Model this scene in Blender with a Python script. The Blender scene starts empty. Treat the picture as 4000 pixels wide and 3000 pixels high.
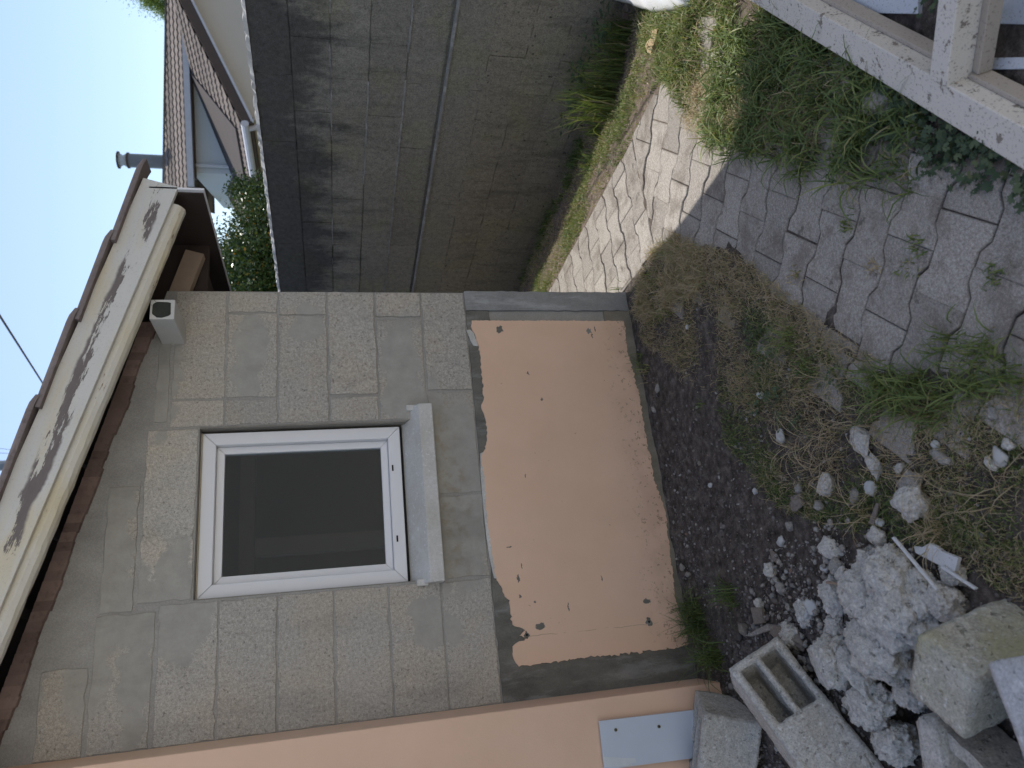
import bpy, bmesh, math, random
import numpy as np
from mathutils import Vector, Matrix, noise as mnoise

random.seed(7)
rng = np.random.default_rng(7)
S = bpy.context.scene
COL = S.collection

# ------------------------------------------------------------------ camera
CF = 2902.0
CC = np.array([-1.6439, -3.0701, 1.4368])
YAW, PITCH, ROLL = 0.365857, -0.240993, -0.0238274
F_ = np.array([math.sin(YAW)*math.cos(PITCH), math.cos(YAW)*math.cos(PITCH), math.sin(PITCH)])
R0 = np.array([math.cos(YAW), -math.sin(YAW), 0.0])
U0 = np.cross(R0, F_)
R_ = R0*math.cos(ROLL)+U0*math.sin(ROLL)
U_ = -R0*math.sin(ROLL)+U0*math.cos(ROLL)
cam = bpy.data.cameras.new('camera')
cam.sensor_width = 36.0
cam.lens = CF/4000*36
cam.clip_start = .05
cam.clip_end = 2000
cam.dof.use_dof = True
cam.dof.focus_distance = 2.9
cam.dof.aperture_fstop = 4.0
camo = bpy.data.objects.new('camera', cam)
COL.objects.link(camo)
m = Matrix.Identity(4)
for i in range(3):
    m[i][0] = -U_[i]; m[i][1] = R_[i]; m[i][2] = -F_[i]; m[i][3] = CC[i]
camo.matrix_world = m
S.camera = camo

# ------------------------------------------------------------------ light
SUN = np.array([0.20, 0.43, 1.0]); SUN = SUN/np.linalg.norm(SUN)
w = bpy.data.worlds.new('World'); S.world = w; w.use_nodes = True
wn = w.node_tree.nodes; wl = w.node_tree.links
sky = wn.new('ShaderNodeTexSky'); sky.sky_type = 'NISHITA'; sky.sun_disc = False
sky.sun_elevation = math.asin(SUN[2]); sky.sun_rotation = math.atan2(SUN[0], SUN[1])
sky.altitude = 100; sky.air_density = 1.0; sky.dust_density = 1.0; sky.ozone_density = 1.2
hs = wn.new('ShaderNodeHueSaturation'); hs.inputs['Saturation'].default_value = 1.0
wl.new(sky.outputs[0], hs.inputs['Color']); wl.new(hs.outputs[0], wn['Background'].inputs[0])
wn['Background'].inputs[1].default_value = 0.088
sl = bpy.data.lights.new('sun', 'SUN'); sl.energy = 2.0; sl.angle = math.radians(0.5); sl.color = (1, .95, .87)
so = bpy.data.objects.new('sun', sl); COL.objects.link(so)
so.rotation_euler = Vector(-SUN).to_track_quat('-Z', 'Y').to_euler()
S.view_settings.view_transform = 'Standard'
S.view_settings.look = 'None'
S.view_settings.exposure = 1.12
S.view_settings.gamma = 1.0

# ------------------------------------------------------------------ helpers
def ray(x, y):
    return F_+R_*((1500-y)/CF)-U_*((x-2000)/CF)
def hit(x, y, n, d):
    n = np.array(n, float); r = ray(x, y)
    return CC+r*((d-CC@n)/(r@n))
def on_y(x, y, Y=0.): return hit(x, y, (0, 1, 0), Y)
def on_z(x, y, z=0.): return hit(x, y, (0, 0, 1), z)

_t = np.random.default_rng(3).random((256, 256))
def vnoise(x, y):
    x = np.asarray(x, float); y = np.asarray(y, float)
    xi = np.floor(x).astype(int); yi = np.floor(y).astype(int)
    fx = x-xi; fy = y-yi; fx = fx*fx*(3-2*fx); fy = fy*fy*(3-2*fy)
    g = lambda a, b: _t[a % 256, b % 256]
    return (g(xi, yi)*(1-fx)+g(xi+1, yi)*fx)*(1-fy)+(g(xi, yi+1)*(1-fx)+g(xi+1, yi+1)*fx)*fy
def fbm(x, y, o=4):
    s = 0; a = .5
    for i in range(o):
        s = s+a*(vnoise(x*2**i+i*17.3, y*2**i+i*9.1)-.5); a *= .5
    return s

class M:
    def __init__(s): s.v = []; s.f = []
    def poly(s, pts, close=True):
        b = len(s.v); s.v += [tuple(p) for p in pts]; s.f.append(tuple(range(b, b+len(pts))))
    def box(s, lo, hi, R=None, O=(0, 0, 0)):
        b = len(s.v)
        for z in (lo[2], hi[2]):
            for x, y in ((lo[0], lo[1]), (hi[0], lo[1]), (hi[0], hi[1]), (lo[0], hi[1])):
                p = np.array([x, y, z], float)
                if R is not None: p = R@p
                s.v.append(tuple(p+np.array(O)))
        for q in ((3, 2, 1, 0), (4, 5, 6, 7), (0, 1, 5, 4), (1, 2, 6, 5), (2, 3, 7, 6), (3, 0, 4, 7)):
            s.f.append(tuple(b+i for i in q))
        return s
    def prism(s, pts, ext):
        """polygon pts (3D) extruded by vector ext"""
        b = len(s.v); n = len(pts); e = np.array(ext)
        s.v += [tuple(p) for p in pts]+[tuple(np.array(p)+e) for p in pts]
        s.f.append(tuple(range(b, b+n))[::-1]); s.f.append(tuple(range(b+n, b+2*n)))
        for i in range(n):
            j = (i+1) % n; s.f.append((b+i, b+j, b+n+j, b+n+i))
        return s
    def tube(s, pts, r, n=8, cap=True):
        pts = [np.array(p, float) for p in pts]; b = len(s.v); r = r if hasattr(r, '__len__') else [r]*len(pts)
        for i, p in enumerate(pts):
            d = pts[min(i+1, len(pts)-1)]-pts[max(i-1, 0)]; d /= np.linalg.norm(d)
            a = np.cross(d, (0, 0, 1)) if abs(d[2]) < .9 else np.cross(d, (1, 0, 0)); a /= np.linalg.norm(a); c = np.cross(d, a)
            for k in range(n):
                t = 2*math.pi*k/n; s.v.append(tuple(p+r[i]*(a*math.cos(t)+c*math.sin(t))))
        for i in range(len(pts)-1):
            for k in range(n):
                k2 = (k+1) % n; s.f.append((b+i*n+k, b+i*n+k2, b+(i+1)*n+k2, b+(i+1)*n+k))
        if cap:
            s.f.append(tuple(range(b, b+n))[::-1]); e = b+(len(pts)-1)*n; s.f.append(tuple(range(e, e+n)))
        return s

def tag(o, label=None, cat=None, group=None, kind=None):
    if label: o['label'] = label
    if cat: o['category'] = cat
    if group: o['group'] = group
    if kind: o['kind'] = kind
    return o
def wloc(o):
    l = Vector((0, 0, 0))
    while o is not None: l += o.location; o = o.parent
    return l
def build(name, mb, mat, parent=None, loc=None, bevel=0, seg=2, smooth=False):
    """links mb (world coordinates) as one mesh object; parents are unrotated empties or meshes"""
    me = bpy.data.meshes.new(name)
    base = Vector(loc) if loc is not None else (wloc(parent) if parent is not None else Vector((0, 0, 0)))
    v = np.array(mb.v, float)-np.array(base)
    me.from_pydata([tuple(p) for p in v], [], mb.f)
    bm = bmesh.new(); bm.from_mesh(me); bmesh.ops.recalc_face_normals(bm, faces=bm.faces); bm.to_mesh(me); bm.free()
    o = bpy.data.objects.new(name, me); COL.objects.link(o)
    if mat is not None: me.materials.append(mat)
    if parent is not None:
        o.parent = parent; o.location = base-wloc(parent)
    else: o.location = base
    if bevel:
        b = o.modifiers.new('bevel', 'BEVEL'); b.width = bevel; b.segments = seg; b.limit_method = 'ANGLE'; b.angle_limit = math.radians(35)
    if smooth:
        me.polygons.foreach_set('use_smooth', [True]*len(me.polygons))
    return o
def empty(name, loc, label, cat, group=None):
    o = bpy.data.objects.new(name, None); COL.objects.link(o); o.location = loc; o.empty_display_size = .1
    return tag(o, label, cat, group)
def npmesh(name, V, Fq, mat, attr=None, smooth=False, tri=False):
    """fast mesh from numpy arrays: V (n,3), Fq (m,k)"""
    me = bpy.data.meshes.new(name); k = Fq.shape[1]
    me.vertices.add(len(V)); me.vertices.foreach_set('co', np.asarray(V, np.float32).ravel())
    me.loops.add(Fq.size); me.loops.foreach_set('vertex_index', Fq.astype(np.int32).ravel())
    me.polygons.add(len(Fq)); me.polygons.foreach_set('loop_start', np.arange(0, Fq.size, k, dtype=np.int32))
    me.update(calc_edges=True)
    if smooth: me.polygons.foreach_set('use_smooth', [True]*len(Fq))
    if attr:
        for n, a in attr.items():
            at = me.attributes.new(n, 'FLOAT', 'POINT'); at.data.foreach_set('value', np.asarray(a, np.float32))
    me.validate()
    o = bpy.data.objects.new(name, me); COL.objects.link(o); me.materials.append(mat)
    return o

# ------------------------------------------------------------------ materials
class N:
    def __init__(s, name):
        s.m = bpy.data.materials.new(name); s.m.use_nodes = True; s.t = s.m.node_tree; s.n = s.t.nodes; s.l = s.t.links
        s.b = s.n['Principled BSDF']; s.b.inputs['Roughness'].default_value = .9
        s.b.inputs['Specular IOR Level'].default_value = .25
        tc = s.n.new('ShaderNodeTexCoord'); s.P = tc.outputs['Object']
    def noise(s, scale, detail=4, rough=.6, vec=None, dist=0):
        x = s.n.new('ShaderNodeTexNoise'); x.inputs['Scale'].default_value = scale; x.inputs['Detail'].default_value = detail
        x.inputs['Roughness'].default_value = rough; x.inputs['Distortion'].default_value = dist
        s.l.new(vec or s.P, x.inputs['Vector']); return x.outputs['Fac']
    def vor(s, scale, feat='F1', vec=None, out='Distance', rnd=1):
        x = s.n.new('ShaderNodeTexVoronoi'); x.feature = feat; x.inputs['Scale'].default_value = scale
        x.inputs['Randomness'].default_value = rnd
        s.l.new(vec or s.P, x.inputs['Vector']); return x.outputs[out]
    def rscl(s, v, rot):
        a = s.n.new('ShaderNodeMapping'); a.inputs['Rotation'].default_value = rot; s.l.new(s.P, a.inputs['Vector'])
        return s.scl(v, a.outputs[0])
    def scl(s, v, vec=None, rot=(0, 0, 0)):
        x = s.n.new('ShaderNodeMapping'); x.inputs['Scale'].default_value = v; x.inputs['Rotation'].default_value = rot
        s.l.new(vec or s.P, x.inputs['Vector']); return x.outputs[0]
    def ramp(s, f, stops, interp='LINEAR'):
        x = s.n.new('ShaderNodeValToRGB'); e = x.color_ramp.elements; x.color_ramp.interpolation = interp
        while len(e) < len(stops): e.new(.5)
        for i, (p, c) in enumerate(stops):
            e[i].position = p; e[i].color = (c[0], c[1], c[2], 1) if hasattr(c, '__len__') else (c, c, c, 1)
        s.l.new(f, x.inputs[0]); return x.outputs[0]
    def mix(s, f, a, b, mode='MIX'):
        x = s.n.new('ShaderNodeMix'); x.data_type = 'RGBA'; x.blend_type = mode; x.clamp_factor = True
        for sock, v in ((x.inputs[0], f), (x.inputs[6], a), (x.inputs[7], b)):
            if isinstance(v, (int, float)): sock.default_value = v
            elif isinstance(v, tuple): sock.default_value = (v[0], v[1], v[2], 1)
            else: s.l.new(v, sock)
        return x.outputs[2]
    def math(s, op, a, b=None, c=None, clamp=False):
        x = s.n.new('ShaderNodeMath'); x.operation = op; x.use_clamp = clamp
        for i, v in enumerate((a, b, c)):
            if v is None: continue
            if isinstance(v, (int, float)): x.inputs[i].default_value = v
            else: s.l.new(v, x.inputs[i])
        return x.outputs[0]
    def attr(s, name):
        x = s.n.new('ShaderNodeAttribute'); x.attribute_name = name; return x.outputs['Fac']
    def geo_rand(s):
        x = s.n.new('ShaderNodeNewGeometry'); return x.outputs['Random Per Island']
    def sep(s, vec=None):
        x = s.n.new('ShaderNodeSeparateXYZ'); s.l.new(vec or s.P, x.inputs[0]); return x.outputs
    def smooth(s, v, a, b, lo=0, hi=1):
        x = s.n.new('ShaderNodeMapRange'); x.interpolation_type = 'SMOOTHSTEP'
        s.l.new(v, x.inputs[0]); x.inputs[1].default_value = a; x.inputs[2].default_value = b
        x.inputs[3].default_value = lo; x.inputs[4].default_value = hi; return x.outputs[0]
    def blobs(s, lst, amp=.05, scale=9, edge=.12):
        """mask in the X-Z plane: 1 inside any of the noisy ellipses (cx, cz, rx, rz)"""
        nx = s.noise(scale, 5, .6); nz = s.noise(scale, 5, .6, s.scl((1.1, 1, .9), rot=(0, .7, .4)))
        o = s.sep(); X = s.math('ADD', o[0], s.math('MULTIPLY', s.math('SUBTRACT', nx, .5), amp*4))
        Z = s.math('ADD', o[2], s.math('MULTIPLY', s.math('SUBTRACT', nz, .5), amp*4)); acc = None
        for cx, cz, rx, rz in lst:
            a = s.math('MULTIPLY', s.math('SUBTRACT', X, cx), 1/rx); b = s.math('MULTIPLY', s.math('SUBTRACT', Z, cz), 1/rz)
            d = s.math('ADD', s.math('MULTIPLY', a, a), s.math('MULTIPLY', b, b))
            k = s.smooth(d, 1-edge, 1+edge, 1, 0)
            acc = k if acc is None else s.math('MAXIMUM', acc, k)
        return acc
    def bump(s, h, strength=.5, dist=.002):
        x = s.n.new('ShaderNodeBump'); x.inputs['Strength'].default_value = strength; x.inputs['Distance'].default_value = dist
        s.l.new(h, x.inputs['Height']); s.l.new(x.outputs[0], s.b.inputs['Normal']); return x
    def col(s, c):
        if isinstance(c, tuple): s.b.inputs['Base Color'].default_value = (c[0], c[1], c[2], 1)
        else: s.l.new(c, s.b.inputs['Base Color'])
        return s
    def rough(s, r):
        if isinstance(r, (int, float)): s.b.inputs['Roughness'].default_value = r
        else: s.l.new(r, s.b.inputs['Roughness'])
        return s

def concrete(name, dark, light, grain=260, blot=6, pits=.5, bump=.7, dist=.0025, moss=None):
    n = N(name)
    g = n.noise(grain, 3, .7); b = n.noise(blot, 5, .6); g2 = n.noise(grain*.35, 4, .7)
    c = n.ramp(n.math('ADD', n.math('MULTIPLY', g, .55), n.math('MULTIPLY', g2, .45)), [(.36, dark), (.5, tuple((a+b_)/2 for a, b_ in zip(dark, light))), (.64, light)])
    c = n.mix(n.smooth(b, .35, .65), c, n.mix(1., c, (.86, .84, .8), 'MULTIPLY'))
    p = n.smooth(n.noise(grain*.28, 3, .6), .62, .70)
    c = n.mix(n.math('MULTIPLY', p, pits), c, tuple(v*.45 for v in dark))
    l = n.smooth(n.noise(grain*.4, 2, .5, n.scl((1, 1, 1), rot=(1, 2, .4))), .64, .70)
    c = n.mix(n.math('MULTIPLY', l, .5), c, tuple(min(.75, v*1.5) for v in light))
    if moss: c = n.mix(n.math('MULTIPLY', n.smooth(n.noise(moss[3] if len(moss) > 3 else 7, 5, .65), .48, .62), .6), c, moss[:3])
    n.col(c)
    n.bump(n.math('SUBTRACT', n.math('ADD', g2, n.math('MULTIPLY', g, .6)), n.math('MULTIPLY', p, .8)), bump, dist)
    return n.m

def m_wall_block():
    n = N('garage_blocks')
    t = n.attr('tint')
    g = n.noise(230, 3, .75); g2 = n.noise(90, 4, .7); o = n.sep()
    c = n.ramp(n.math('ADD', n.math('MULTIPLY', g, .5), n.math('MULTIPLY', g2, .5)), [(.34, (.235, .224, .200)), (.5, (.385, .363, .322)), (.66, (.56, .525, .465))])
    warm = n.smooth(n.noise(3.2, 4, .6), .42, .62)
    c = n.mix(n.math('MULTIPLY', warm, .3), c, n.mix(1., c, (1.16, 1.02, .84), 'MULTIPLY'))
    c = n.mix(1., c, n.ramp(t, [(0, .82), (.5, 1.), (1, 1.18)]), 'MULTIPLY')
    pit = n.smooth(n.noise(75, 3, .65), .60, .68)
    c = n.mix(n.math('MULTIPLY', pit, .5), c, (.07, .065, .055))
    sm = n.blobs([(-.38, 2.10, .30, .062), (-.9, 2.30, .8, .13), (-1.6, 2.52, .5, .10), (-1.33, 2.20, .12, .32), (-1.21, 2.02, .15, .06), (-1.42, 1.99, .10, .09), (-1.5, 2.13, .34, .05),
                  (-.95, .90, .42, .12), (-.30, 1.76, .20, .07), (-.36, 1.12, .24, .08), (-.15, 1.53, .10, .08), (-1.47, 1.08, .11, .075), (-.9, 1.0, .5, .06), (-.52, 1.12, .1, .1), (-1.5, .99, .08, .04)], .045, 10, .2)
    smc = n.ramp(n.noise(14, 5, .6), [(.3, (.305, .294, .263)), (.7, (.39, .376, .338))])
    c = n.mix(n.math('MULTIPLY', sm, .88), c, smc)
    ru = n.blobs([(-.95, .95, .38, .07)], .05, 12, .8)
    c = n.mix(n.math('MULTIPLY', ru, n.math('MULTIPLY', n.smooth(n.noise(22, 4, .6), .45, .65), .45)), c, (.25, .19, .11))
    dr = n.smooth(n.noise(5, 5, .65, n.scl((1, 1, .35))), .5, .72)
    c = n.mix(n.math('MULTIPLY', dr, .28), c, (.13, .125, .105))
    n.col(c)
    h = n.math('ADD', n.math('MULTIPLY', g2, 1), n.math('MULTIPLY', g, .7)); h = n.math('SUBTRACT', h, n.math('MULTIPLY', pit, .6))
    h = n.math('MULTIPLY', h, n.math('SUBTRACT', 1, n.math('MULTIPLY', sm, .8)))
    n.bump(h, .75, .0022)
    return n.m

def m_boundary():
    n = N('boundary_blocks'); o = n.sep()
    g = n.noise(120, 4, .75); g2 = n.noise(30, 6, .78)
    c = n.ramp(n.math('ADD', n.math('MULTIPLY', g, .5), n.math('MULTIPLY', g2, .5)), [(.33, (.13, .124, .108)), (.5, (.24, .227, .195)), (.68, (.35, .332, .285))])
    c = n.mix(1., c, n.ramp(n.attr('tint'), [(0, .8), (.5, 1.), (1, 1.16)]), 'MULTIPLY')
    # black growth running down from the top of the wall and in drips
    z = n.math('ADD', o[2], n.math('MULTIPLY', n.math('SUBTRACT', n.noise(2.6, 6, .7, n.scl((1, 1.3, .55))), .5), 1.3))
    blk = n.smooth(z, 1.44, 1.74)
    drip = n.smooth(n.noise(4, 5, .7, n.scl((1, 1.5, .3))), .50, .70)
    blk = n.math('MAXIMUM', n.math('MULTIPLY', blk, .85), n.math('MULTIPLY', drip, n.smooth(z, .9, 1.6, .05, .5)))
    low = n.math('MULTIPLY', n.smooth(n.noise(8, 6, .7, n.scl((1, 1.6, .35))), .5, .62), n.smooth(o[2], .80, .55, 0, 1))
    low = n.math('MULTIPLY', low, n.smooth(o[2], .76, .80, 1, 0))
    c = n.mix(blk, c, n.ramp(g2, [(.3, (.030, .030, .031)), (.7, (.075, .073, .070))]))
    c = n.mix(n.math('MULTIPLY', low, .3), c, (.07, .066, .06))
    gr = n.math('MULTIPLY', n.smooth(n.noise(3.3, 4, .6), .48, .66), .5)
    c = n.mix(gr, c, n.mix(1., c, (1.05, 1.08, .82), 'MULTIPLY'))
    c = n.mix(n.smooth(o[2], .95, .6), c, n.mix(1., c, (1.06, 1.0, .92), 'MULTIPLY'))
    sp = n.smooth(n.noise(42, 2, .5), .68, .72)
    c = n.mix(n.math('MULTIPLY', sp, n.smooth(o[2], .85, .7, .2, .8)), c, (.04, .035, .035))
    n.col(c); n.bump(n.math('ADD', g, g2), .9, .004)
    return n.m

def m_salmon(name, worn=False):
    n = N(name); o = n.sep()
    c = n.ramp(n.noise(3, 5, .6), [(.3, (.70, .475, .335)), (.7, (.76, .525, .38))])
    c = n.mix(n.math('MULTIPLY', n.smooth(n.noise(1.7, 4, .6, n.scl((1, 1, .35))), .45, .65), .25), c, (.70, .52, .40))
    if worn:
        sp = n.smooth(n.noise(38, 4, .7, n.scl((1, 1, .6))), .70, .735)
        low = n.smooth(o[2], .22, .02, 0, 1)
        sp = n.math('MAXIMUM', n.math('MULTIPLY', sp, .75), n.math('MULTIPLY', low, n.smooth(n.noise(55, 4, .7), .585, .64)))
        sc = n.blobs([(-.55, .50, .010, .004), (-1.33, .70, .014, .005), (-1.28, .68, .010, .003), (-1.20, .725, .003, .012), (-.20, .19, .016, .003), (-.235, .21, .014, .003), (-.90, .62, .010, .003), (-.42, .55, .010, .003),
                      (-1.46, .50, .018, .003), (-1.36, .34, .012, .003), (-.11, .70, .018, .012), (-1.47, .155, .011, .016), (-1.40, .70, .005, .005), (-1.43, .64, .005, .005), (-1.525, .63, .012, .02)], .006, 60, .3)
        c = n.mix(n.math('MULTIPLY', low, n.math('MULTIPLY', n.smooth(n.noise(9, 5, .6), .4, .62), .28)), c, (.42, .27, .19))
        c = n.mix(n.math('MULTIPLY', sp, .75), c, (.22, .145, .10))
        c = n.mix(sc, c, (.15, .145, .13))
        hl = n.smooth(n.math('ABSOLUTE', n.math('ADD', o[0], n.math('ADD', n.math('MULTIPLY', n.noise(9, 2), .03), 1.545))), 0, .0022, 1, 0)
        c = n.mix(n.math('MULTIPLY', n.math('MULTIPLY', hl, .5), n.smooth(n.noise(14, 3), .42, .55)), c, (.20, .15, .12))
    n.col(c); n.rough(.75)
    n.bump(n.math('ADD', n.noise(160, 3, .6), n.noise(30, 3, .5)), .35, .0016)
    return n.m

def m_cement(name, a, b, streak=True, smear=0):
    n = N(name)
    c = n.ramp(n.noise(9, 6, .65, n.scl((1, 1, .5) if streak else (1, 1, 1))), [(.3, a), (.7, b)])
    g = n.noise(180, 3, .7)
    c = n.mix(.35, c, n.mix(1., c, n.ramp(g, [(.3, .55), (.7, 1.35)]), 'MULTIPLY'))
    if smear:
        k = n.smooth(n.noise(13, 6, .7, n.scl((1, 1, .22))), .5, .64)
        c = n.mix(n.math('MULTIPLY', k, smear), c, (.46, .46, .46))
    n.col(c); n.bump(n.math('ADD', n.noise(26, 5, .6), n.math('MULTIPLY', g, .5)), .5, .003)
    return n.m

def m_paint(name, base, under, amount=.55, scale=7, stretch=(1, 1, 1), rot=(0, 0, 0), yellow=None, rgh=.55, speck=.3, band=None):
    n = N(name); v = n.rscl(stretch, rot)
    pk = n.noise(scale, 8, .72, v)
    k = n.smooth(pk, amount, amount+.018)
    if band:
        hz = n.math('ADD', n.sep(n.rscl((1, 1, 1), rot))[2], n.math('MULTIPLY', n.math('SUBTRACT', n.noise(6, 4), .5), .05)); k = n.math('MULTIPLY', k, n.math('MULTIPLY', n.smooth(hz, band[0], band[0]+.012), n.smooth(hz, band[1]-.012, band[1], 1, 0)))
    c = n.mix(n.noise(4, 4, .6, v), base, tuple(x*.86 for x in base))
    if yellow: c = n.mix(n.smooth(n.noise(6, 4, .6, v), .45, .7, 0, .7), c, yellow)
    d = n.smooth(n.noise(150, 3, .7), .58, .65); c = n.mix(n.math('MULTIPLY', d, speck*1.3), c, (.16, .14, .12))
    c = n.mix(k, c, n.mix(n.noise(60, 4, .7, v), under, tuple(x*.6 for x in under)))
    n.col(c); n.rough(rgh)
    n.bump(n.math('SUBTRACT', n.math('MULTIPLY', n.noise(120, 3, .6, v), .2), k), .5, .0015)
    return n.m

def simple(name, c, r=.6, bump=0, sc=80, var=.15, spec=.3):
    n = N(name); n.col(n.mix(n.noise(sc*.2, 5, .6), c, tuple(v*(1-var*2) for v in c))); n.rough(r)
    n.b.inputs['Specular IOR Level'].default_value = spec
    if bump: n.bump(n.noise(sc, 4, .6), bump, .002)
    return n.m

def m_soil():
    n = N('soil'); o = n.sep()
    dry = n.smooth(n.math('ADD', o[0], n.math('MULTIPLY', n.math('SUBTRACT', n.noise(3, 4), .5), .5)), .1, .6)
    a = n.ramp(n.noise(28, 6, .72), [(.32, (.036, .029, .024)), (.5, (.105, .088, .076)), (.68, (.21, .18, .158))])
    b = n.ramp(n.noise(24, 6, .7), [(.3, (.10, .075, .058)), (.5, (.19, .150, .12)), (.7, (.30, .245, .20))])
    c = n.mix(dry, a, b)
    far = n.smooth(n.math('ABSOLUTE', o[1]), 6, 9)
    c = n.mix(far, c, n.ramp(n.noise(.8, 6, .7), [(.35, (.06, .09, .03)), (.65, (.15, .14, .08))]))
    st = n.smooth(n.vor(110, 'F1'), .22, .12, 0, 1)
    st = n.math('MULTIPLY', st, n.smooth(n.noise(9, 3), .42, .6))
    c = n.mix(n.math('MULTIPLY', st, .6), c, (.30, .29, .28))
    n.col(c); n.bump(n.math('ADD', n.math('ADD', n.noise(45, 6, .75), n.math('MULTIPLY', n.noise(160, 4, .7), .5)), n.math('MULTIPLY', st, .5)), 1., .012)
    n.rough(1.)
    return n.m

def m_paver():
    n = N('paver_concrete'); r = n.geo_rand()
    g = n.noise(330, 3, .75); g2 = n.noise(120, 4, .7)
    c = n.ramp(n.math('ADD', n.math('MULTIPLY', g, .55), n.math('MULTIPLY', g2, .45)), [(.35, (.155, .138, .12)), (.5, (.325, .298, .265)), (.66, (.53, .49, .44))])
    c = n.mix(1., c, n.ramp(r, [(0, .82), (1, 1.14)]), 'MULTIPLY')
    dirt = n.smooth(n.noise(6, 6, .7), .47, .64)
    c = n.mix(n.math('MULTIPLY', dirt, .5), c, (.11, .088, .07))
    c = n.mix(n.math('MULTIPLY', n.smooth(n.noise(11, 5, .7), .62, .68), .6), c, (.07, .065, .05))
    n.col(c); n.bump(n.math('ADD', g2, n.math('MULTIPLY', g, .8)), .8, .002)
    return n.m

def m_leafy(name, stops, trans=.35, r=.5):
    n = N(name); t = n.attr('tint'); c = n.ramp(t, stops); n.col(c); n.rough(r)
    tr = n.n.new('ShaderNodeBsdfTranslucent'); mx = n.n.new('ShaderNodeMixShader'); mx.inputs[0].default_value = trans
    n.l.new(n.mix(1., c, (1.2, 1.2, .6), 'MULTIPLY'), tr.inputs[0])
    n.l.new(n.b.outputs[0], mx.inputs[1]); n.l.new(tr.outputs[0], mx.inputs[2])
    n.l.new(mx.outputs[0], n.n['Material Output'].inputs[0])
    return n.m

def m_glass():
    n = N('window_glass'); n.n.remove(n.b)
    tr = n.n.new('ShaderNodeBsdfTransparent'); tr.inputs[0].default_value = (.72, .76, .76, 1)
    gl = n.n.new('ShaderNodeBsdfGlossy'); gl.inputs['Roughness'].default_value = .03; gl.inputs[0].default_value = (1, 1, 1, 1)
    fr = n.n.new('ShaderNodeFresnel'); fr.inputs[0].default_value = 1.52
    k = n.math('MULTIPLY', fr.outputs[0], .45, clamp=True)
    mx = n.n.new('ShaderNodeMixShader'); n.l.new(k, mx.inputs[0]); n.l.new(tr.outputs[0], mx.inputs[1]); n.l.new(gl.outputs[0], mx.inputs[2])
    n.l.new(mx.outputs[0], n.n['Material Output'].inputs[0]); return n.m

def m_tiles(name, a, b):
    n = N(name); g = n.noise(5, 6, .7); c = n.ramp(g, [(.3, a), (.7, b)])
    c = n.mix(n.math('MULTIPLY', n.smooth(n.noise(30, 5, .7), .5, .7), .5), c, tuple(x*.55 for x in a))
    c = n.mix(1., c, n.ramp(n.geo_rand(), [(0, .75), (1, 1.25)]), 'MULTIPLY')
    n.col(c); n.bump(n.noise(60, 4, .6), .4, .004); return n.m

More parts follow.
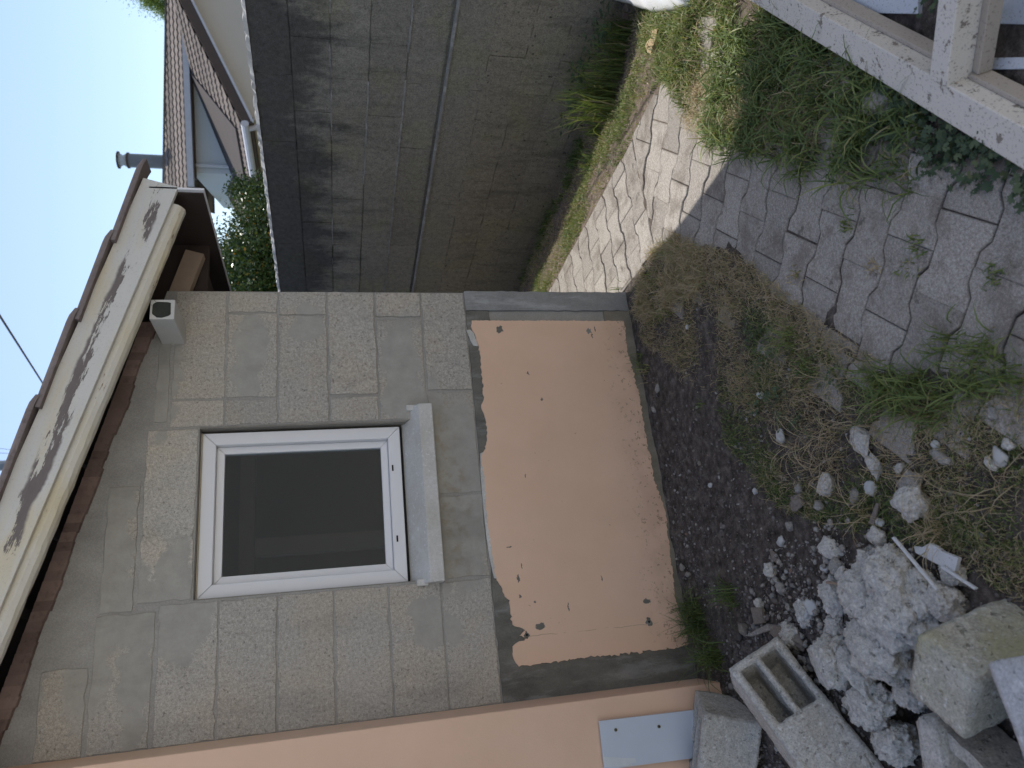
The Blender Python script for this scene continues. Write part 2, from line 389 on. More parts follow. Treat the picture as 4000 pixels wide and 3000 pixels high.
MT = dict(
    block=m_wall_block(), boundary=m_boundary(), salmon=m_salmon('salmon_render'), salmon_worn=m_salmon('worn_salmon_render', True),
    mortar=m_cement('mortar', (.28, .27, .245), (.38, .365, .335)),
    reveal=m_cement('reveal_cement', (.20, .185, .16), (.28, .26, .22)),
    band_r=m_cement('light_cement', (.20, .20, .195), (.30, .30, .29), smear=.5),
    band_l=m_cement('dark_cement', (.10, .097, .085), (.20, .192, .165), smear=.25),
    footing=m_cement('footing', (.17, .15, .115), (.30, .27, .215)),
    sill=concrete('sill_concrete', (.52, .51, .48), (.64, .63, .60), 200, 5, .12, .25, .001),
    pvc=simple('white_pvc', (.73, .73, .74), .28, 0, 60, .02, .5),
    cream=simple('cream_trim', (.62, .54, .40), .5),
    black=simple('black_gap', (.012, .012, .012), .8),
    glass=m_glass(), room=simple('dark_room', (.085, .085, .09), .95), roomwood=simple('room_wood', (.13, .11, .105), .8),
    fascia=m_paint('peeling_fascia_paint', (.62, .61, .57), (.20, .17, .16), .515, 7.0, (.30, 1, 1.7), (0, -.273, 0), (.58, .50, .33), speck=.12, band=(.040, .108)),
    strip=m_paint('strip_paint', (.66, .64, .57), (.30, .22, .14), .62, 9, (.3, 1, 1.6), (0, -.273, 0), (.60, .52, .32), speck=.1),
    soffit=simple('brown_soffit', (.055, .040, .034), .85, .4, 60), rafter=simple('pale_rafter', (.36, .27, .20), .85, .5, 50, .25),
    purlin=m_paint('purlin_paint', (.56, .55, .52), (.06, .065, .055), .62, 10, (1, 1, 1), speck=.1), rot=simple('rotten_end', (.05, .055, .045), .9, .6, 60, .4),
    tile=m_tiles('garage_tile', (.14, .112, .105), (.215, .18, .17)), under=m_tiles('tile_underside', (.17, .115, .095), (.24, .17, .145)),
    batten=simple('batten_wood', (.085, .065, .058), .9, .3, 40),
    cap=m_cement('mortar_joint_light', (.42, .41, .385), (.62, .61, .58), False),
    soil=m_soil(), paver=m_paver(),
    hblock=concrete('hollow_block', (.31, .30, .28), (.66, .64, .595), 170, 7, .55, 1., .004),
    hblock_moss=concrete('mossy_block', (.28, .27, .23), (.60, .58, .50), 170, 5, .6, 1., .004, (.38, .36, .20, 4)),
    hblock_white=concrete('pale_block', (.34, .345, .35), (.60, .61, .62), 200, 7, .4, .8, .003),
    lump=concrete('old_mortar', (.37, .36, .335), (.74, .72, .675), 120, 11, .45, 1., .008),
    stone=concrete('chip_stone', (.20, .19, .175), (.40, .385, .36), 260, 30, .3, .6, .002),
    shard=concrete('tile_shard', (.17, .145, .125), (.27, .24, .21), 120, 20, .2, .4, .002),
    whitebit=simple('white_fragment', (.50, .505, .50), .7, .4, 90, .08),
    plank=m_paint('white_plank', (.62, .63, .64), (.25, .22, .19), .63, 14, (1, 1, 1), speck=.35),
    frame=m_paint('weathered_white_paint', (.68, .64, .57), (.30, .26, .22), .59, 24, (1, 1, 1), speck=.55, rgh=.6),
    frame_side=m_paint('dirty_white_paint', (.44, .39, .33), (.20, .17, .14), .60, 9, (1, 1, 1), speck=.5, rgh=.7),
    shutter=m_paint('blue_white_shutter', (.52, .56, .62), (.30, .28, .26), .66, 20, (1, 1, 1), speck=.6), panel=simple('blue_white_board', (.56, .62, .70), .4, 0, 50, .05, .4), tape=simple('tape', (.72, .76, .78), .35), screw=simple('screw', (.16, .14, .10), .4),
    bag=simple('white_sack', (.74, .75, .76), .5, .5, 30, .04), foam=simple('yellow_foam', (.46, .35, .21), .9, .8, 80, .2),
    gravel=None, bounce_slab=m_cement('bounce_slab_concrete', (.58, .565, .54), (.70, .68, .65), False), bounce_facade=simple('cream_bounce_facade', (.80, .77, .72), .9, 0, 8, .03),
    house=simple('cream_house_wall', (.60, .55, .46), .9, 0, 8, .04), house_b=simple('pale_house_wall', (.56, .58, .58), .9, 0, 8, .04),
    brown=simple('brown_trim', (.10, .07, .055), .7), gutter=simple('grey_gutter', (.62, .62, .64), .4), farroof=m_tiles('far_tile', (.14, .115, .10), (.215, .18, .155)),
    roof_shade=simple('roof_shade_brown', (.075, .062, .058), .9, .3, 20), chim=simple('chimney_steel', (.20, .21, .22), .45, 0, 20), chimcap=simple('bright_steel', (.55, .58, .60), .3), pole=simple('grey_pole', (.22, .25, .27), .6), wire=simple('dark_wire', (.05, .05, .06), .6),
    grass=m_leafy('grass_blades', [(0, (.068, .105, .040)), (.35, (.15, .205, .068)), (.6, (.26, .29, .10)), (.69, (.33, .275, .17)), (1, (.52, .42, .29))], .3, .42),
    weed=m_leafy('weed_leaves', [(0, (.045, .075, .04)), (.6, (.085, .125, .07)), (1, (.16, .19, .09))], .25),
    hedge=m_leafy('hedge_leaves', [(0, (.022, .045, .014)), (.6, (.05, .09, .025)), (.93, (.10, .14, .04)), (.985, (.16, .15, .03)), (1, (.45, .22, .03))], .15, .22),
    tree=m_leafy('tree_leaves', [(0, (.10, .16, .04)), (1, (.24, .32, .10))], .4), bark=simple('bark', (.10, .08, .06), .9, .6, 20),
)
def m_gravel():
    n = N('gravel_stones'); r = n.geo_rand()
    c = n.ramp(r, [(0, (.07, .06, .055)), (.55, (.16, .145, .135)), (.88, (.24, .225, .21)), (.985, (.40, .39, .37)), (1, (.26, .16, .12))])
    n.col(c); n.bump(n.noise(300, 3, .7), .5, .001); return n.m
MT['gravel'] = m_gravel()

# ------------------------------------------------------------------ the ground, one sheet
def pin(x, y, P):
    inside = np.zeros(np.shape(x), bool); n = len(P)
    for i in range(n):
        x1, y1 = P[i]; x2, y2 = P[(i+1) % n]
        c = ((y1 > y) != (y2 > y)) & (x < (x2-x1)*(y-y1)/(y2-y1+1e-12)+x1); inside ^= c
    return inside
PAV1 = [(.70, -.385), (.70, -.74), (.42, -.94), (.22, -1.10), (.03, -1.32), (-.14, -1.49), (-.30, -1.63), (-.46, -1.74), (-.60, -1.86), (-.78, -2.05), (-1.1, -2.5), (-1.9, -3.6), (-1.55, -2.45), (-1.16, -1.84), (-1.0, -1.47), (-.74, -1.27), (-.52, -1.08), (-.33, -.97), (-.13, -.66), (-.03, -.385)]
PAV2 = [(.70, 6.5), (.70, -.385), (-.03, -.385), (0.03, -.1), (.03, 6.5)]
def pdist(x, y, P):
    d = np.full(np.shape(x), 1e9); n = len(P)
    for i in range(n):
        ax, ay = P[i]; bx, by = P[(i+1) % n]; L2 = (bx-ax)**2+(by-ay)**2
        t = np.clip(((x-ax)*(bx-ax)+(y-ay)*(by-ay))/L2, 0, 1); d = np.minimum(d, np.hypot(x-ax-t*(bx-ax), y-ay-t*(by-ay)))
    return np.where(pin(x, y, P), -d, d)
def pathd(x, y): return np.minimum(pdist(x, y, PAV1), pdist(x, y, PAV2))
def ground_z(x, y):
    x = np.asarray(x, float); y = np.asarray(y, float)
    z = .030*fbm(x*2.2, y*2.2, 4)+.016*fbm(x*14, y*14, 3)+.010*fbm(x*45, y*45, 2)
    z = z-.01
    z = z-.14*np.clip((x-.66)/.7, 0, 1)*np.clip((y+1.6)/1.5, 0, 1)
    z = z+.04*np.exp(-(((x+1.60)/.28)**2+((y+1.15)/.35)**2))
    z = z-.10*np.exp(-(((x+1.93)/.16)**2+((y+1.22)/.12)**2))
    z = z+.03*np.exp(-(((x+.25)/.25)**2+((y+.45)/.3)**2))*0
    d = pathd(x, y)+.10*fbm(x*11, y*11, 3); k = np.clip((d+.02)/.05, 0, 1); k = k*k*(3-2*k)
    edge = np.exp(-(np.maximum(d, 0)/.25)**2)*.012*np.where(x > .62, 0, 1)
    rt = np.clip((x-.645)/.012, 0, 1)*np.where(y > -.80, 1, 0)
    k = np.maximum(k*np.where((x > .60) & (y > -.7), 0, 1), rt)
    z = (-.0070+.006*fbm(x*16, y*16, 3))*(1-k)+(z+edge)*k
    far = np.clip((np.abs(x)+np.abs(y)-8)/6, 0, 1)
    return z*(1-far)-.03*far
def axis(a, b, st, lo, hi):
    m_ = list(np.arange(a, b+1e-9, st)); l = []; d = st; x = a
    while x > lo: d *= 1.35; x -= d; l.append(x)
    r = []; d = st; x = b
    while x < hi: d *= 1.35; x += d; r.append(x)
    return np.array(l[::-1]+m_+r)
gx = axis(-2.4, 1.8, .0165, -400, 400); gy = axis(-3.0, 3.2, .0165, -400, 400)
GX, GY = np.meshgrid(gx, gy); GZ = ground_z(GX, GY)
V = np.stack([GX.ravel(), GY.ravel(), GZ.ravel()], 1); nx = len(gx); ny = len(gy)
idx = np.arange(nx*ny).reshape(ny, nx)
Fq = np.stack([idx[:-1, :-1].ravel(), idx[:-1, 1:].ravel(), idx[1:, 1:].ravel(), idx[1:, :-1].ravel()], 1)
g = npmesh('ground', V, Fq, MT['soil'], smooth=True); tag(g, kind='structure')

q_v = np.array([(-14, -16, .006), (14, -16, .006), (14, -3.35, .006), (-14, -3.35, .006)], float)
po = npmesh('bounce_slab', q_v, np.array([[0, 1, 2, 3]]), MT['bounce_slab']); tag(po, kind='structure')  # pale slab added behind the camera to bounce sunlight onto the garage

# ------------------------------------------------------------------ interlocking pavers (one paved path)
def clip(P, n, d):
    out = []; k = len(P)
    for i in range(k):
        a = np.array(P[i]); b = np.array(P[(i+1) % k]); da = a@n-d; db = b@n-d
        if da <= 0: out.append(tuple(a))
        if (da < 0) != (db < 0) and abs(da-db) > 1e-9: out.append(tuple(a+(b-a)*da/(da-db)))
    return out
def paver_shape():
    # double-T paver: long sides bulge at both ends and are drawn in at the waist
    L = .2078; h = .1485/2; e = .0112; pts = []
    prof = [(-L/2, e), (-L/2+.036, e), (-L/2+.066, -e), (L/2-.066, -e), (L/2-.036, e), (L/2, e)]
    for b, s in prof: pts.append((h+s, b))
    for b, s in prof[::-1]: pts.append((-h-s, b))
    return pts
SH = paver_shape()
pm = M()
def add_paver(c, u, v, clips, tilt=.0035):
    P = [(c[0]+u[0]*a+v[0]*b, c[1]+u[1]*a+v[1]*b) for a, b in SH]
    for n_, d in clips: P = clip(P, np.array(n_, float), d)
    if len(P) < 3: return
    P = np.array(P); ctr = P.mean(0)
    ar = abs(sum(P[i][0]*P[(i+1) % len(P)][1]-P[(i+1) % len(P)][0]*P[i][1] for i in range(len(P))))/2
    if ar < .002: return
    jit = rng.normal(0, .0012, 2); tz = rng.normal(0, .0022); tx, ty = rng.normal(0, .012, 2)
    def inset(dd):
        q = P-ctr; U = np.array(u, float); W2 = np.array(v, float); qa = q@U; qb = q@W2; ma = max(abs(qa).max(), .03); mb_ = max(abs(qb).max(), .03)
        return ctr+jit+(qa*(1-(dd+.0013)/ma))[:, None]*U+(qb*(1-max(dd-.0013, .0002)/mb_))[:, None]*W2
    b = len(pm.v); n = len(P)
    for dd, z in ((.0015, -.05), (.0015, -.0060), (.0028, -.0022), (.0065, 0)):
        Q = inset(dd)
        for x, y in Q: pm.v.append((x, y, z+tz+tx*(x-ctr[0])+ty*(y-ctr[1])))
    for k in range(3):
        for i in range(n):
            j = (i+1) % n; pm.f.append((b+k*n+i, b+k*n+j, b+(k+1)*n+j, b+(k+1)*n+i))
    pm.f.append(tuple(range(b+3*n, b+4*n)))
ang = math.radians(-136.8); u1 = (math.cos(ang), math.sin(ang)); v1 = (-math.sin(ang)*-1*-1, 0)
v1 = (math.cos(ang+math.pi/2), math.sin(ang+math.pi/2))
u1n, v1n = np.array(u1), np.array(v1)
# a short joint starts at (a, b) = (.008 + .297 k, .617 + .21 j), neighbouring columns shifted by half a paver
for k in range(-8, 24):
    for j in range(-14, 12):
        a = .008+.0825+.1485*k; b = .617+.104*(k % 2)+.208*j
        c = u1n*a+(-v1n if (v1n@np.array([.68, -.73])) < 0 else v1n)*(b+.104)
        vv = -v1n if (v1n@np.array([.68, -.73])) < 0 else v1n
        if not (-2.3 < c[0] < .9 and -3.2 < c[1] < -.2): continue
        if pathd(np.array(c[0]), np.array(c[1])) > .17: continue
        add_paver(c, u1, tuple(vv), [((0, 1), -.390), ((1, 0), .645)])
for k in range(0, 46):
    for j in range(-1, 5):
        cy = -.39+.0745+.1485*k; cx = .243+.208*j+.104*(k % 2)-.104
        add_paver((cx, cy), (0, 1), (1, 0), [((0, -1), .385), ((1, 0), .628), ((-1, 0), -.02)])
pv = build('paved_path', pm, MT['paver']); tag(pv, kind='structure')

# ------------------------------------------------------------------ garage
GW = 1.795
garage = empty('garage', (0, 0, 0), 'unrendered hollow block garage with a white window and salmon coat along its foot', 'garage')
def ztop(x): return 2.105-.256*x
# core wall (joint mortar) with the window opening
OX0, OX1, OZ0, OZ1 = -1.305, -.622, 1.10, 1.952
core = M()
core.box((-GW, .004, -.15), (0, .20, OZ0)); core.box((-GW, .004, OZ0+1e-4), (OX0, .20, OZ1)); core.box((OX1, .004, OZ0+1e-4), (0, .20, OZ1))
core.prism([(-GW, .004, OZ1+2e-4), (0, .004, OZ1+2e-4), (0, .004, ztop(0)), (-GW, .004, ztop(-GW))], (0, .196, 0))
build('wall', core, MT['mortar'], garage)
side = M(); side.box((-.20, .2005, -.15), (0, 6, 2.07)); side.box((-4.2, .2005, -.15), (-4.0, 6, 2.6)); side.box((-4.2, 5.9, -.15), (-.2005, 6.1, 3.0)); side.box((-4.2, .201, -.15), (-GW-.01, .32, 3.1))
build('side_wall', side, MT['mortar'], garage)
def noisy_rect(x0, x1, z0, z1, amp=.0022, step=.03):
    pts = []
    def edge(a, b):
        n = max(2, int(np.hypot(b[0]-a[0], b[1]-a[1])/step))
        for i in range(n):
            t = i/n; p = [a[0]+(b[0]-a[0])*t, a[1]+(b[1]-a[1])*t]; s = 0 if i == 0 else 1
            pts.append((p[0]+rng.normal(0, amp)*s, p[1]+rng.normal(0, amp)*s))
    c = [(x0, z0), (x1, z0), (x1, z1), (x0, z1)]
    for i in range(4): edge(c[i], c[(i+1) % 4])
    return pts
blk = M(); tint = []
def add_block(x0, x1, z0, z1, t=None, j=.0045, proud=0.):
    P = noisy_rect(x0+j, x1-j, z0+j, z1-j); t = rng.uniform(.2, .8) if t is None else t
    b = len(blk.v); n = len(P); y = -.0005-proud+rng.normal(0, .0005)
    cx = np.mean([p[0] for p in P]); cz = np.mean([p[1] for p in P])
    for s, yy in ((0, .02), (0, y+.0022), (.0025, y)):
        for x, z in P:
            d = math.hypot(x-cx, z-cz); k = 1-s/d; blk.v.append((cx+(x-cx)*k, yy, cz+(z-cz)*k)); tint.append(t)
    for k in range(2):
        for i in range(n):
            i2 = (i+1) % n; blk.f.append((b+k*n+i, b+k*n+i2, b+(k+1)*n+i2, b+(k+1)*n+i))
    blk.f.append(tuple(range(b+2*n, b+3*n)))
Zs = [2.069, 1.859, 1.649, 1.439, 1.229, 1.019, .812]
rows = {0: [(0, -.502, .62), (-.506, -.622, .75)], 1: [(0, -.107, .6), (-.108, -.503, .55), (-.505, -.622, .3)], 2: [(0, -.118, .5), (-.119, -.622, .45)],
        3: [(0, -.500, .62), (-.506, -.622, .5)], 4: [(0, -.130, .62), (-.137, -.622, .42)], 5: [(0, -.492, .5), (-.498, -.96, .25), (-.962, -1.31, .3)]}
left = {0: .7, 1: .5, 2: .5, 3: .62, 4: .55, 5: .6}
for r, L in rows.items():
    z1, z0 = Zs[r], Zs[r+1]
    for a, b, t in L: add_block(b, a, z0, z1, t, proud=.0035 if (r, a) in ((3, 0), (4, 0), (5, 0)) else 0)
    add_block(-GW, OX0-.004 if r < 5 else -1.312, z0, z1, left[r])
add_block(-1.30, -.63, 1.956, 2.145, .95, j=.002)
add_block(-1.30, -.73, .99, 1.096, .3, j=.001); add_block(-.73, -.63, 1.02, 1.096, .3, j=.001)
add_block(-1.795, -1.33, 2.075, 2.28, .55); add_block(-1.33, -.85, 2.155, 2.272, .45); add_block(-1.795, -1.5, 2.285, 2.44, .5)
add_block(-.6, -.12, 2.072, 2.128, .4)
bo = build('block_facing', blk, MT['block'], garage)
at = bo.data.attributes.new('tint', 'FLOAT', 'POINT'); at.data.foreach_set('value', np.array(tint, np.float32))

# smooth cement margins round the painted coat and the concrete base
mb = M(); P = noisy_rect(-.098, .002, 0.0, .812, .0015); mb.prism([(x, -.009, z) for x, z in P], (0, .0125, 0)); build('corner_margin', mb, MT['band_r'], garage)
mb = M(); P = noisy_rect(-GW+.001, -1.60, -.12, .810, .0015); mb.prism([(x, -.0045, z) for x, z in P], (0, .0075, 0))
P = noisy_rect(-1.60, -.099, .70, .811, .0015); mb.prism([(x, -.004, z) for x, z in P], (0, .0075, 0)); build('dark_margin', mb, MT['band_l'], garage)
mb = M(); mb.box((-1.66, -.0055, -.15), (-.10, .003, .13)); mb.box((-.1, -.008, -.15), (.004, .003, -.0005)); build('footing', mb, MT['footing'], garage)
# painted salmon coat with its broken outline
src = [(1843, 1252), (1840, 1275), (1852, 1300), (1870, 1350), (1878, 1400), (1884, 1470), (1890, 1560), (1880, 1590), (1893, 1625), (1903, 1665), (1900, 1735), (1888, 1765), (1880, 1790), (1893, 1860),
       (1898, 1960), (1905, 2050), (1918, 2130), (1925, 2190), (1940, 2265), (1958, 2290), (1972, 2330), (1992, 2345), (1995, 2400), (2003, 2440), (2030, 2450), (2052, 2462), (2030, 2482), (2064, 2492), (2020, 2510), (2003, 2525), (2006, 2570), (2028, 2604),
       (2100, 2594), (2230, 2577), (2400, 2557), (2520, 2542), (2650, 2530), (2690, 2516), (2672, 2440), (2640, 2350), (2622, 2200), (2605, 2060), (2600, 2000), (2560, 1890), (2535, 1760), (2520, 1690), (2500, 1560), (2480, 1480), (2462, 1410), (2450, 1360), (2438, 1270), (2436, 1254), (2200, 1253), (2000, 1252)]
pp = [on_y(x, y, -.01) for x, y in src]; pts = []
for i in range(len(pp)):
    a, b = pp[i], pp[(i+1) % len(pp)]; L = np.linalg.norm(b-a); n = max(1, int(L/.009)); am = .0022 if i < 33 else (.0012 if i > 49 else .003)
    for k in range(n):
        t = k/n; q = a+(b-a)*t; q = q+np.array([rng.normal(0, am), 0, rng.normal(0, am)])*(k > 0); pts.append((q[0], -.0105, q[2]))
mb = M(); mb.prism(pts, (0, .0085, 0)); build('salmon_coat', mb, MT['salmon_worn'], garage)
# white undercoat still showing along the broken top edge
mb = M()
for A in ([(1822, 1290), (1836, 1288), (1850, 1300), (1868, 1352), (1850, 1350), (1838, 1330)], [(1876, 1772), (1890, 1765), (1898, 1860), (1905, 1960), (1912, 2050), (1925, 2150), (1945, 2262), (1930, 2258), (1912, 2180), (1898, 2080), (1886, 1960), (1878, 1860)]):
    q = [on_y(x, y, -.007) for x, y in A]; mb = M(); mb.prism([(a[0], -.0085, a[2]) for a in q], (0, .004, 0)); build('white_undercoat', mb, MT['cap'], garage)
# bolt holes left where a fixture was taken off the coat
def ring(px, py, r, hole, y=-.0107):
    c = on_y(px, py, y); q = M(); P = []
    for k in range(22):
        t = 2*math.pi*k/22; rr = r*(1+.35*rng.uniform(-1, 1)); P.append((c[0]+rr*math.cos(t), y, c[2]+rr*.9*math.sin(t)))
    q.prism(P, (0, -.0012, 0)); o = build('plug_scar', q, MT['band_l'], garage)
    if hole:
        h = M(); h.prism([(c[0]+hole*math.cos(t), y-.0013, c[2]+hole*math.sin(t)) for t in np.linspace(0, 2*math.pi, 11)[:-1]], (0, -.0006, 0)); build('bolt_hole', h, MT['black'], o)
ring(1950, 1287, .019, 0); ring(2300, 1293, .014, 0); ring(2535, 2429, .015, .005); ring(2058, 2480, .012, .005)

# window
win = bpy.data.objects.new('window', None); COL.objects.link(win); win.parent = garage; win.location = (-.96, .03, 1.15)
def frame_ring(x0, x1, z0, z1, w, ya, yb, name, mat, par, bev=.003):
    m_ = M(); O = [(x0, z0), (x1, z0), (x1, z1), (x0, z1)]; I = [(x0+w, z0+w), (x1-w, z0+w), (x1-w, z1-w), (x0+w, z1-w)]
    for i in range(4):
        j = (i+1) % 4
        Pq = [(O[i][0], ya, O[i][1]), (O[j][0], ya, O[j][1]), (I[j][0], ya, I[j][1]), (I[i][0], ya, I[i][1])]
        c = np.mean(Pq, axis=0); Pq = [tuple(np.array(p)+(c-np.array(p))*.0012) for p in Pq]
        m_.prism(Pq, (0, yb-ya, 0))
    return build(name, m_, mat, par, bevel=bev)
frame_ring(-1.300, -.640, 1.146, 1.944, .052, .035, .11, 'frame', MT['pvc'], win)
frame_ring(-1.2475, -.6925, 1.1985, 1.8915, .030, .066, .10, 'sash', MT['pvc'], win, .002)
q = M().box((-1.2475, .082, 1.1985), (-.6925, .088, 1.8915)); 
gl = build('glass', M().box((-1.2185, .080, 1.2275), (-.7215, .084, 1.8625)), MT['glass'], win)
q = M().box((-1.304, .045, 1.9445), (-.636, .12, 1.951)); build('top_trim', q, MT['cream'], win)
for px, py in ((1534, 1828), (1552, 2104)):
    c = on_y(px, py, .035); build('drain_slot', M().box((c[0]-.013, .0335, c[2]-.0035), (c[0]+.013, .0348, c[2]+.0035)), MT['black'], win)
q = M().box((-1.298, .048, 1.1375), (-.64, .10, 1.1455)); build('gap_shade', q, MT['black'], win)  # black strip painting the shade of the gap between frame and sill
q = M(); q.prism([(-1.318, -.052, 1.008), (-1.318, -.052, 1.066), (-1.318, .06, 1.136), (-1.318, .06, 1.008)], (.752, 0, 0)); sl_ = build('sill', q, MT['sill'], win, bevel=.004)
for a_, b_ in ((-1.326, -1.300), (-.584, -.560)): build('sill_ear', M().box((a_, -.018, 1.07), (b_, .012, 1.116)), MT['sill'], sl_, bevel=.003)
for a_, b_ in ((-.628, -.6225), (-1.3045, -1.3015)): build('jamb', M().box((a_, .004, 1.119), (b_, .19, 1.951)), MT['reveal'], win)
# dark interior seen through the glass
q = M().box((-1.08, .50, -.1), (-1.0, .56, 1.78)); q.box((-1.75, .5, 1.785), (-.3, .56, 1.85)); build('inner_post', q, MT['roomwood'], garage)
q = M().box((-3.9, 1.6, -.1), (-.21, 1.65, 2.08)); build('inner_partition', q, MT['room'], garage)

# roof
roof = bpy.data.objects.new('roof', None); COL.objects.link(roof); roof.parent = garage; roof.location = (.3, -.3, 2.0)
SLP = .28; sd = np.array([-1, 0, SLP])/math.hypot(1, SLP); su = np.array([SLP, 0, 1])/math.hypot(1, SLP)
E0 = np.array([.308, 0, 2.017])   # foot of the fascia, on y = 0
def onslope(s, y, h): return E0+sd*s+su*h+np.array([0, y, 0])
SL = 2.16
def sbox(m_, s0, s1, y0, y1, h0, h1, wob=0):
    b = len(m_.v)
    for h in (h0, h1):
        for s_, y in ((s0, y0), (s1, y0), (s1, y1), (s0, y1)): m_.v.append(tuple(onslope(s_, y, h)))
    for q_ in ((3, 2, 1, 0), (4, 5, 6, 7), (0, 1, 5, 4), (1, 2, 6, 5), (2, 3, 7, 6), (3, 0, 4, 7)): m_.f.append(tuple(b+i for i in q_))
q = M(); sbox(q, 0, SL, -.318, -.298, 0, .140); build('fascia', q, MT['fascia'], roof, bevel=.002)
q = M()
# moulded fly rafter under the fascia: rounded lower nose
n = 60; prof = [(-.297, .035), (-.297, -.018), (-.288, -.034), (-.272, -.042), (-.245, -.040), (-.240, -.02), (-.240, .035)]
S0 = .07
for i in range(n+1):
    s_ = S0+(SL-S0)*i/n
    for y, h in prof: q.v.append(tuple(onslope(s_, y, h+rng.normal(0, .0008))))
k = len(prof)
for i in range(n):
    for j in range(k): j2 = (j+1) % k; q.f.append((i*k+j, i*k+j2, (i+1)*k+j2, (i+1)*k+j))
q.f.append(tuple(range(k))[::-1]); q.f.append(tuple(n*k+j for j in range(k)))
build('fly_rafter', q, MT['strip'], roof)
q = M(); sbox(q, .02, SL, -.2975, 3.9, .118, .130); build('sarking', q, MT['soffit'], roof)
for i in range(7):
    q = M(); s0 = .16+i*.30; sbox(q, s0, s0+.035, -.2385, .8, .085, .1175); build('batten', q, MT['batten'], roof)
q = M(); sbox(q, .088, .60, .03, .075, -.075, .006); build('rafter_tail', q, MT['rafter'], roof, bevel=.002)
# gap filler of broken tile undersides along the wall head
q = M()
for i in range(48):
    x0 = -.16-i*.0345; wv = .012*abs(math.sin(i*.31))+rng.uniform(-.003, .003)
    q.prism([(x0, -.022, ztop(x0)-.018+wv), (x0-.0343, -.022, ztop(x0-.0343)-.018+wv), (x0-.0343, -.022, ztop(x0)+.052), (x0, -.022, ztop(x0)+.045)], (0, .024, 0))
build('wall_head_tiles', q, MT['under'], roof)
# side fascia board under the eave, white outside and brown within
q = M().box((.296, -.318, 1.918), (.306, 4.0, 2.128)); sf = build('eave_board', q, MT['pvc'], roof, bevel=.0015)
q = M().box((.289, -.300, 1.924), (.2955, 3.98, 2.130)); build('board_lining', q, MT['soffit'], sf)
q = M().box((.0, .14, 2.0), (.290, 4.0, 2.006)); q.prism([(0, .10, 1.96), (.2885, .10, 1.96), (.2885, .10, 2.143), (0, .10, 2.224)], (0, .038, 0)); build('soffit', q, MT['soffit'], roof)
# verge tiles: rolled edge, each lapping the one below
for i in range(8):
    s0 = -.075+i*.352; q = M(); ns, nr = 14, 10
    for a in range(ns+1):
        s_ = s0+a*.395/ns; lift = .022*(1-a/ns)+.002; e = 1-(max(0, .12-a/ns)/.12)**2*.25
        for b_ in range(nr+1):
            t = math.pi*b_/nr; y = -.315-.018*math.cos(t)-.0; y = -.30-.042*math.cos(t); h = .134+lift*e+.027*math.sin(t)*e
            q.v.append(tuple(onslope(s_, y, h)))
        for b_ in (1, 0):
            q.v.append(tuple(onslope(s_, -.30+.042*(1 if b_ else -1), .128+lift*e)))
    k = nr+3
    for a in range(ns):
        for b_ in range(k): b2 = (b_+1) % k; q.f.append((a*k+b_, a*k+b2, (a+1)*k+b2, (a+1)*k+b_))
    q.f.append(tuple(range(k))[::-1]); q.f.append(tuple(ns*k+j for j in range(k)))
    build('verge_tile', q, MT['tile'], roof, smooth=False)
q = M()
for i in range(7):
    s0 = -.06+i*.352
    ny_ = 60
    for a, (s_, l) in enumerate(((s0, .030), (s0+.38, .006))):
        for b_ in range(ny_+1):
            y = -.26+b_*(4.2/ny_); q.v.append(tuple(onslope(s_, y, .145+l+.018*abs(math.sin(y*math.pi/.22)))))
    b0 = len(q.v)-2*(ny_+1)
    for b_ in range(ny_): q.f.append((b0+b_, b0+b_+1, b0+ny_+2+b_, b0+ny_+1+b_))
    for b_ in range(ny_):
        pass
tl = build('roof_tiles', q, MT['tile'], roof); sm_ = tl.modifiers.new('thick', 'SOLIDIFY'); sm_.thickness = .014
# purlin end
q = M(); q.box((-.252, -.236, 2.022), (-.166, .01, 2.112)); pr_ = build('purlin', q, MT['purlin'], roof, bevel=.003)
q = M(); 
P = []
for k in range(18):
    t = 2*math.pi*k/18; P.append((-.209+.037*math.copysign(abs(math.cos(t))**.5, math.cos(t))*rng.uniform(.8, 1.05), -.2362, 2.067+.036*math.copysign(abs(math.sin(t))**.5, math.sin(t))*rng.uniform(.75, 1.05)))
q.prism(P, (0, -.002, 0)); build('rotten_end', q, MT['rot'], pr_)

# ------------------------------------------------------------------ adjoining salmon house wall
house = empty('salmon_house', (-1.81, -.2, 0), 'smooth salmon rendered house wall standing forward of the block garage', 'house wall')
q = M()
q.prism([(-1.7925, .003, -.3), (-1.808, -.2, -.3), (-6.5, -.2, -.3), (-6.5, .003, -.3)], (0, 0, 5.3)); build('wall', q, MT['salmon'], house, bevel=.004)

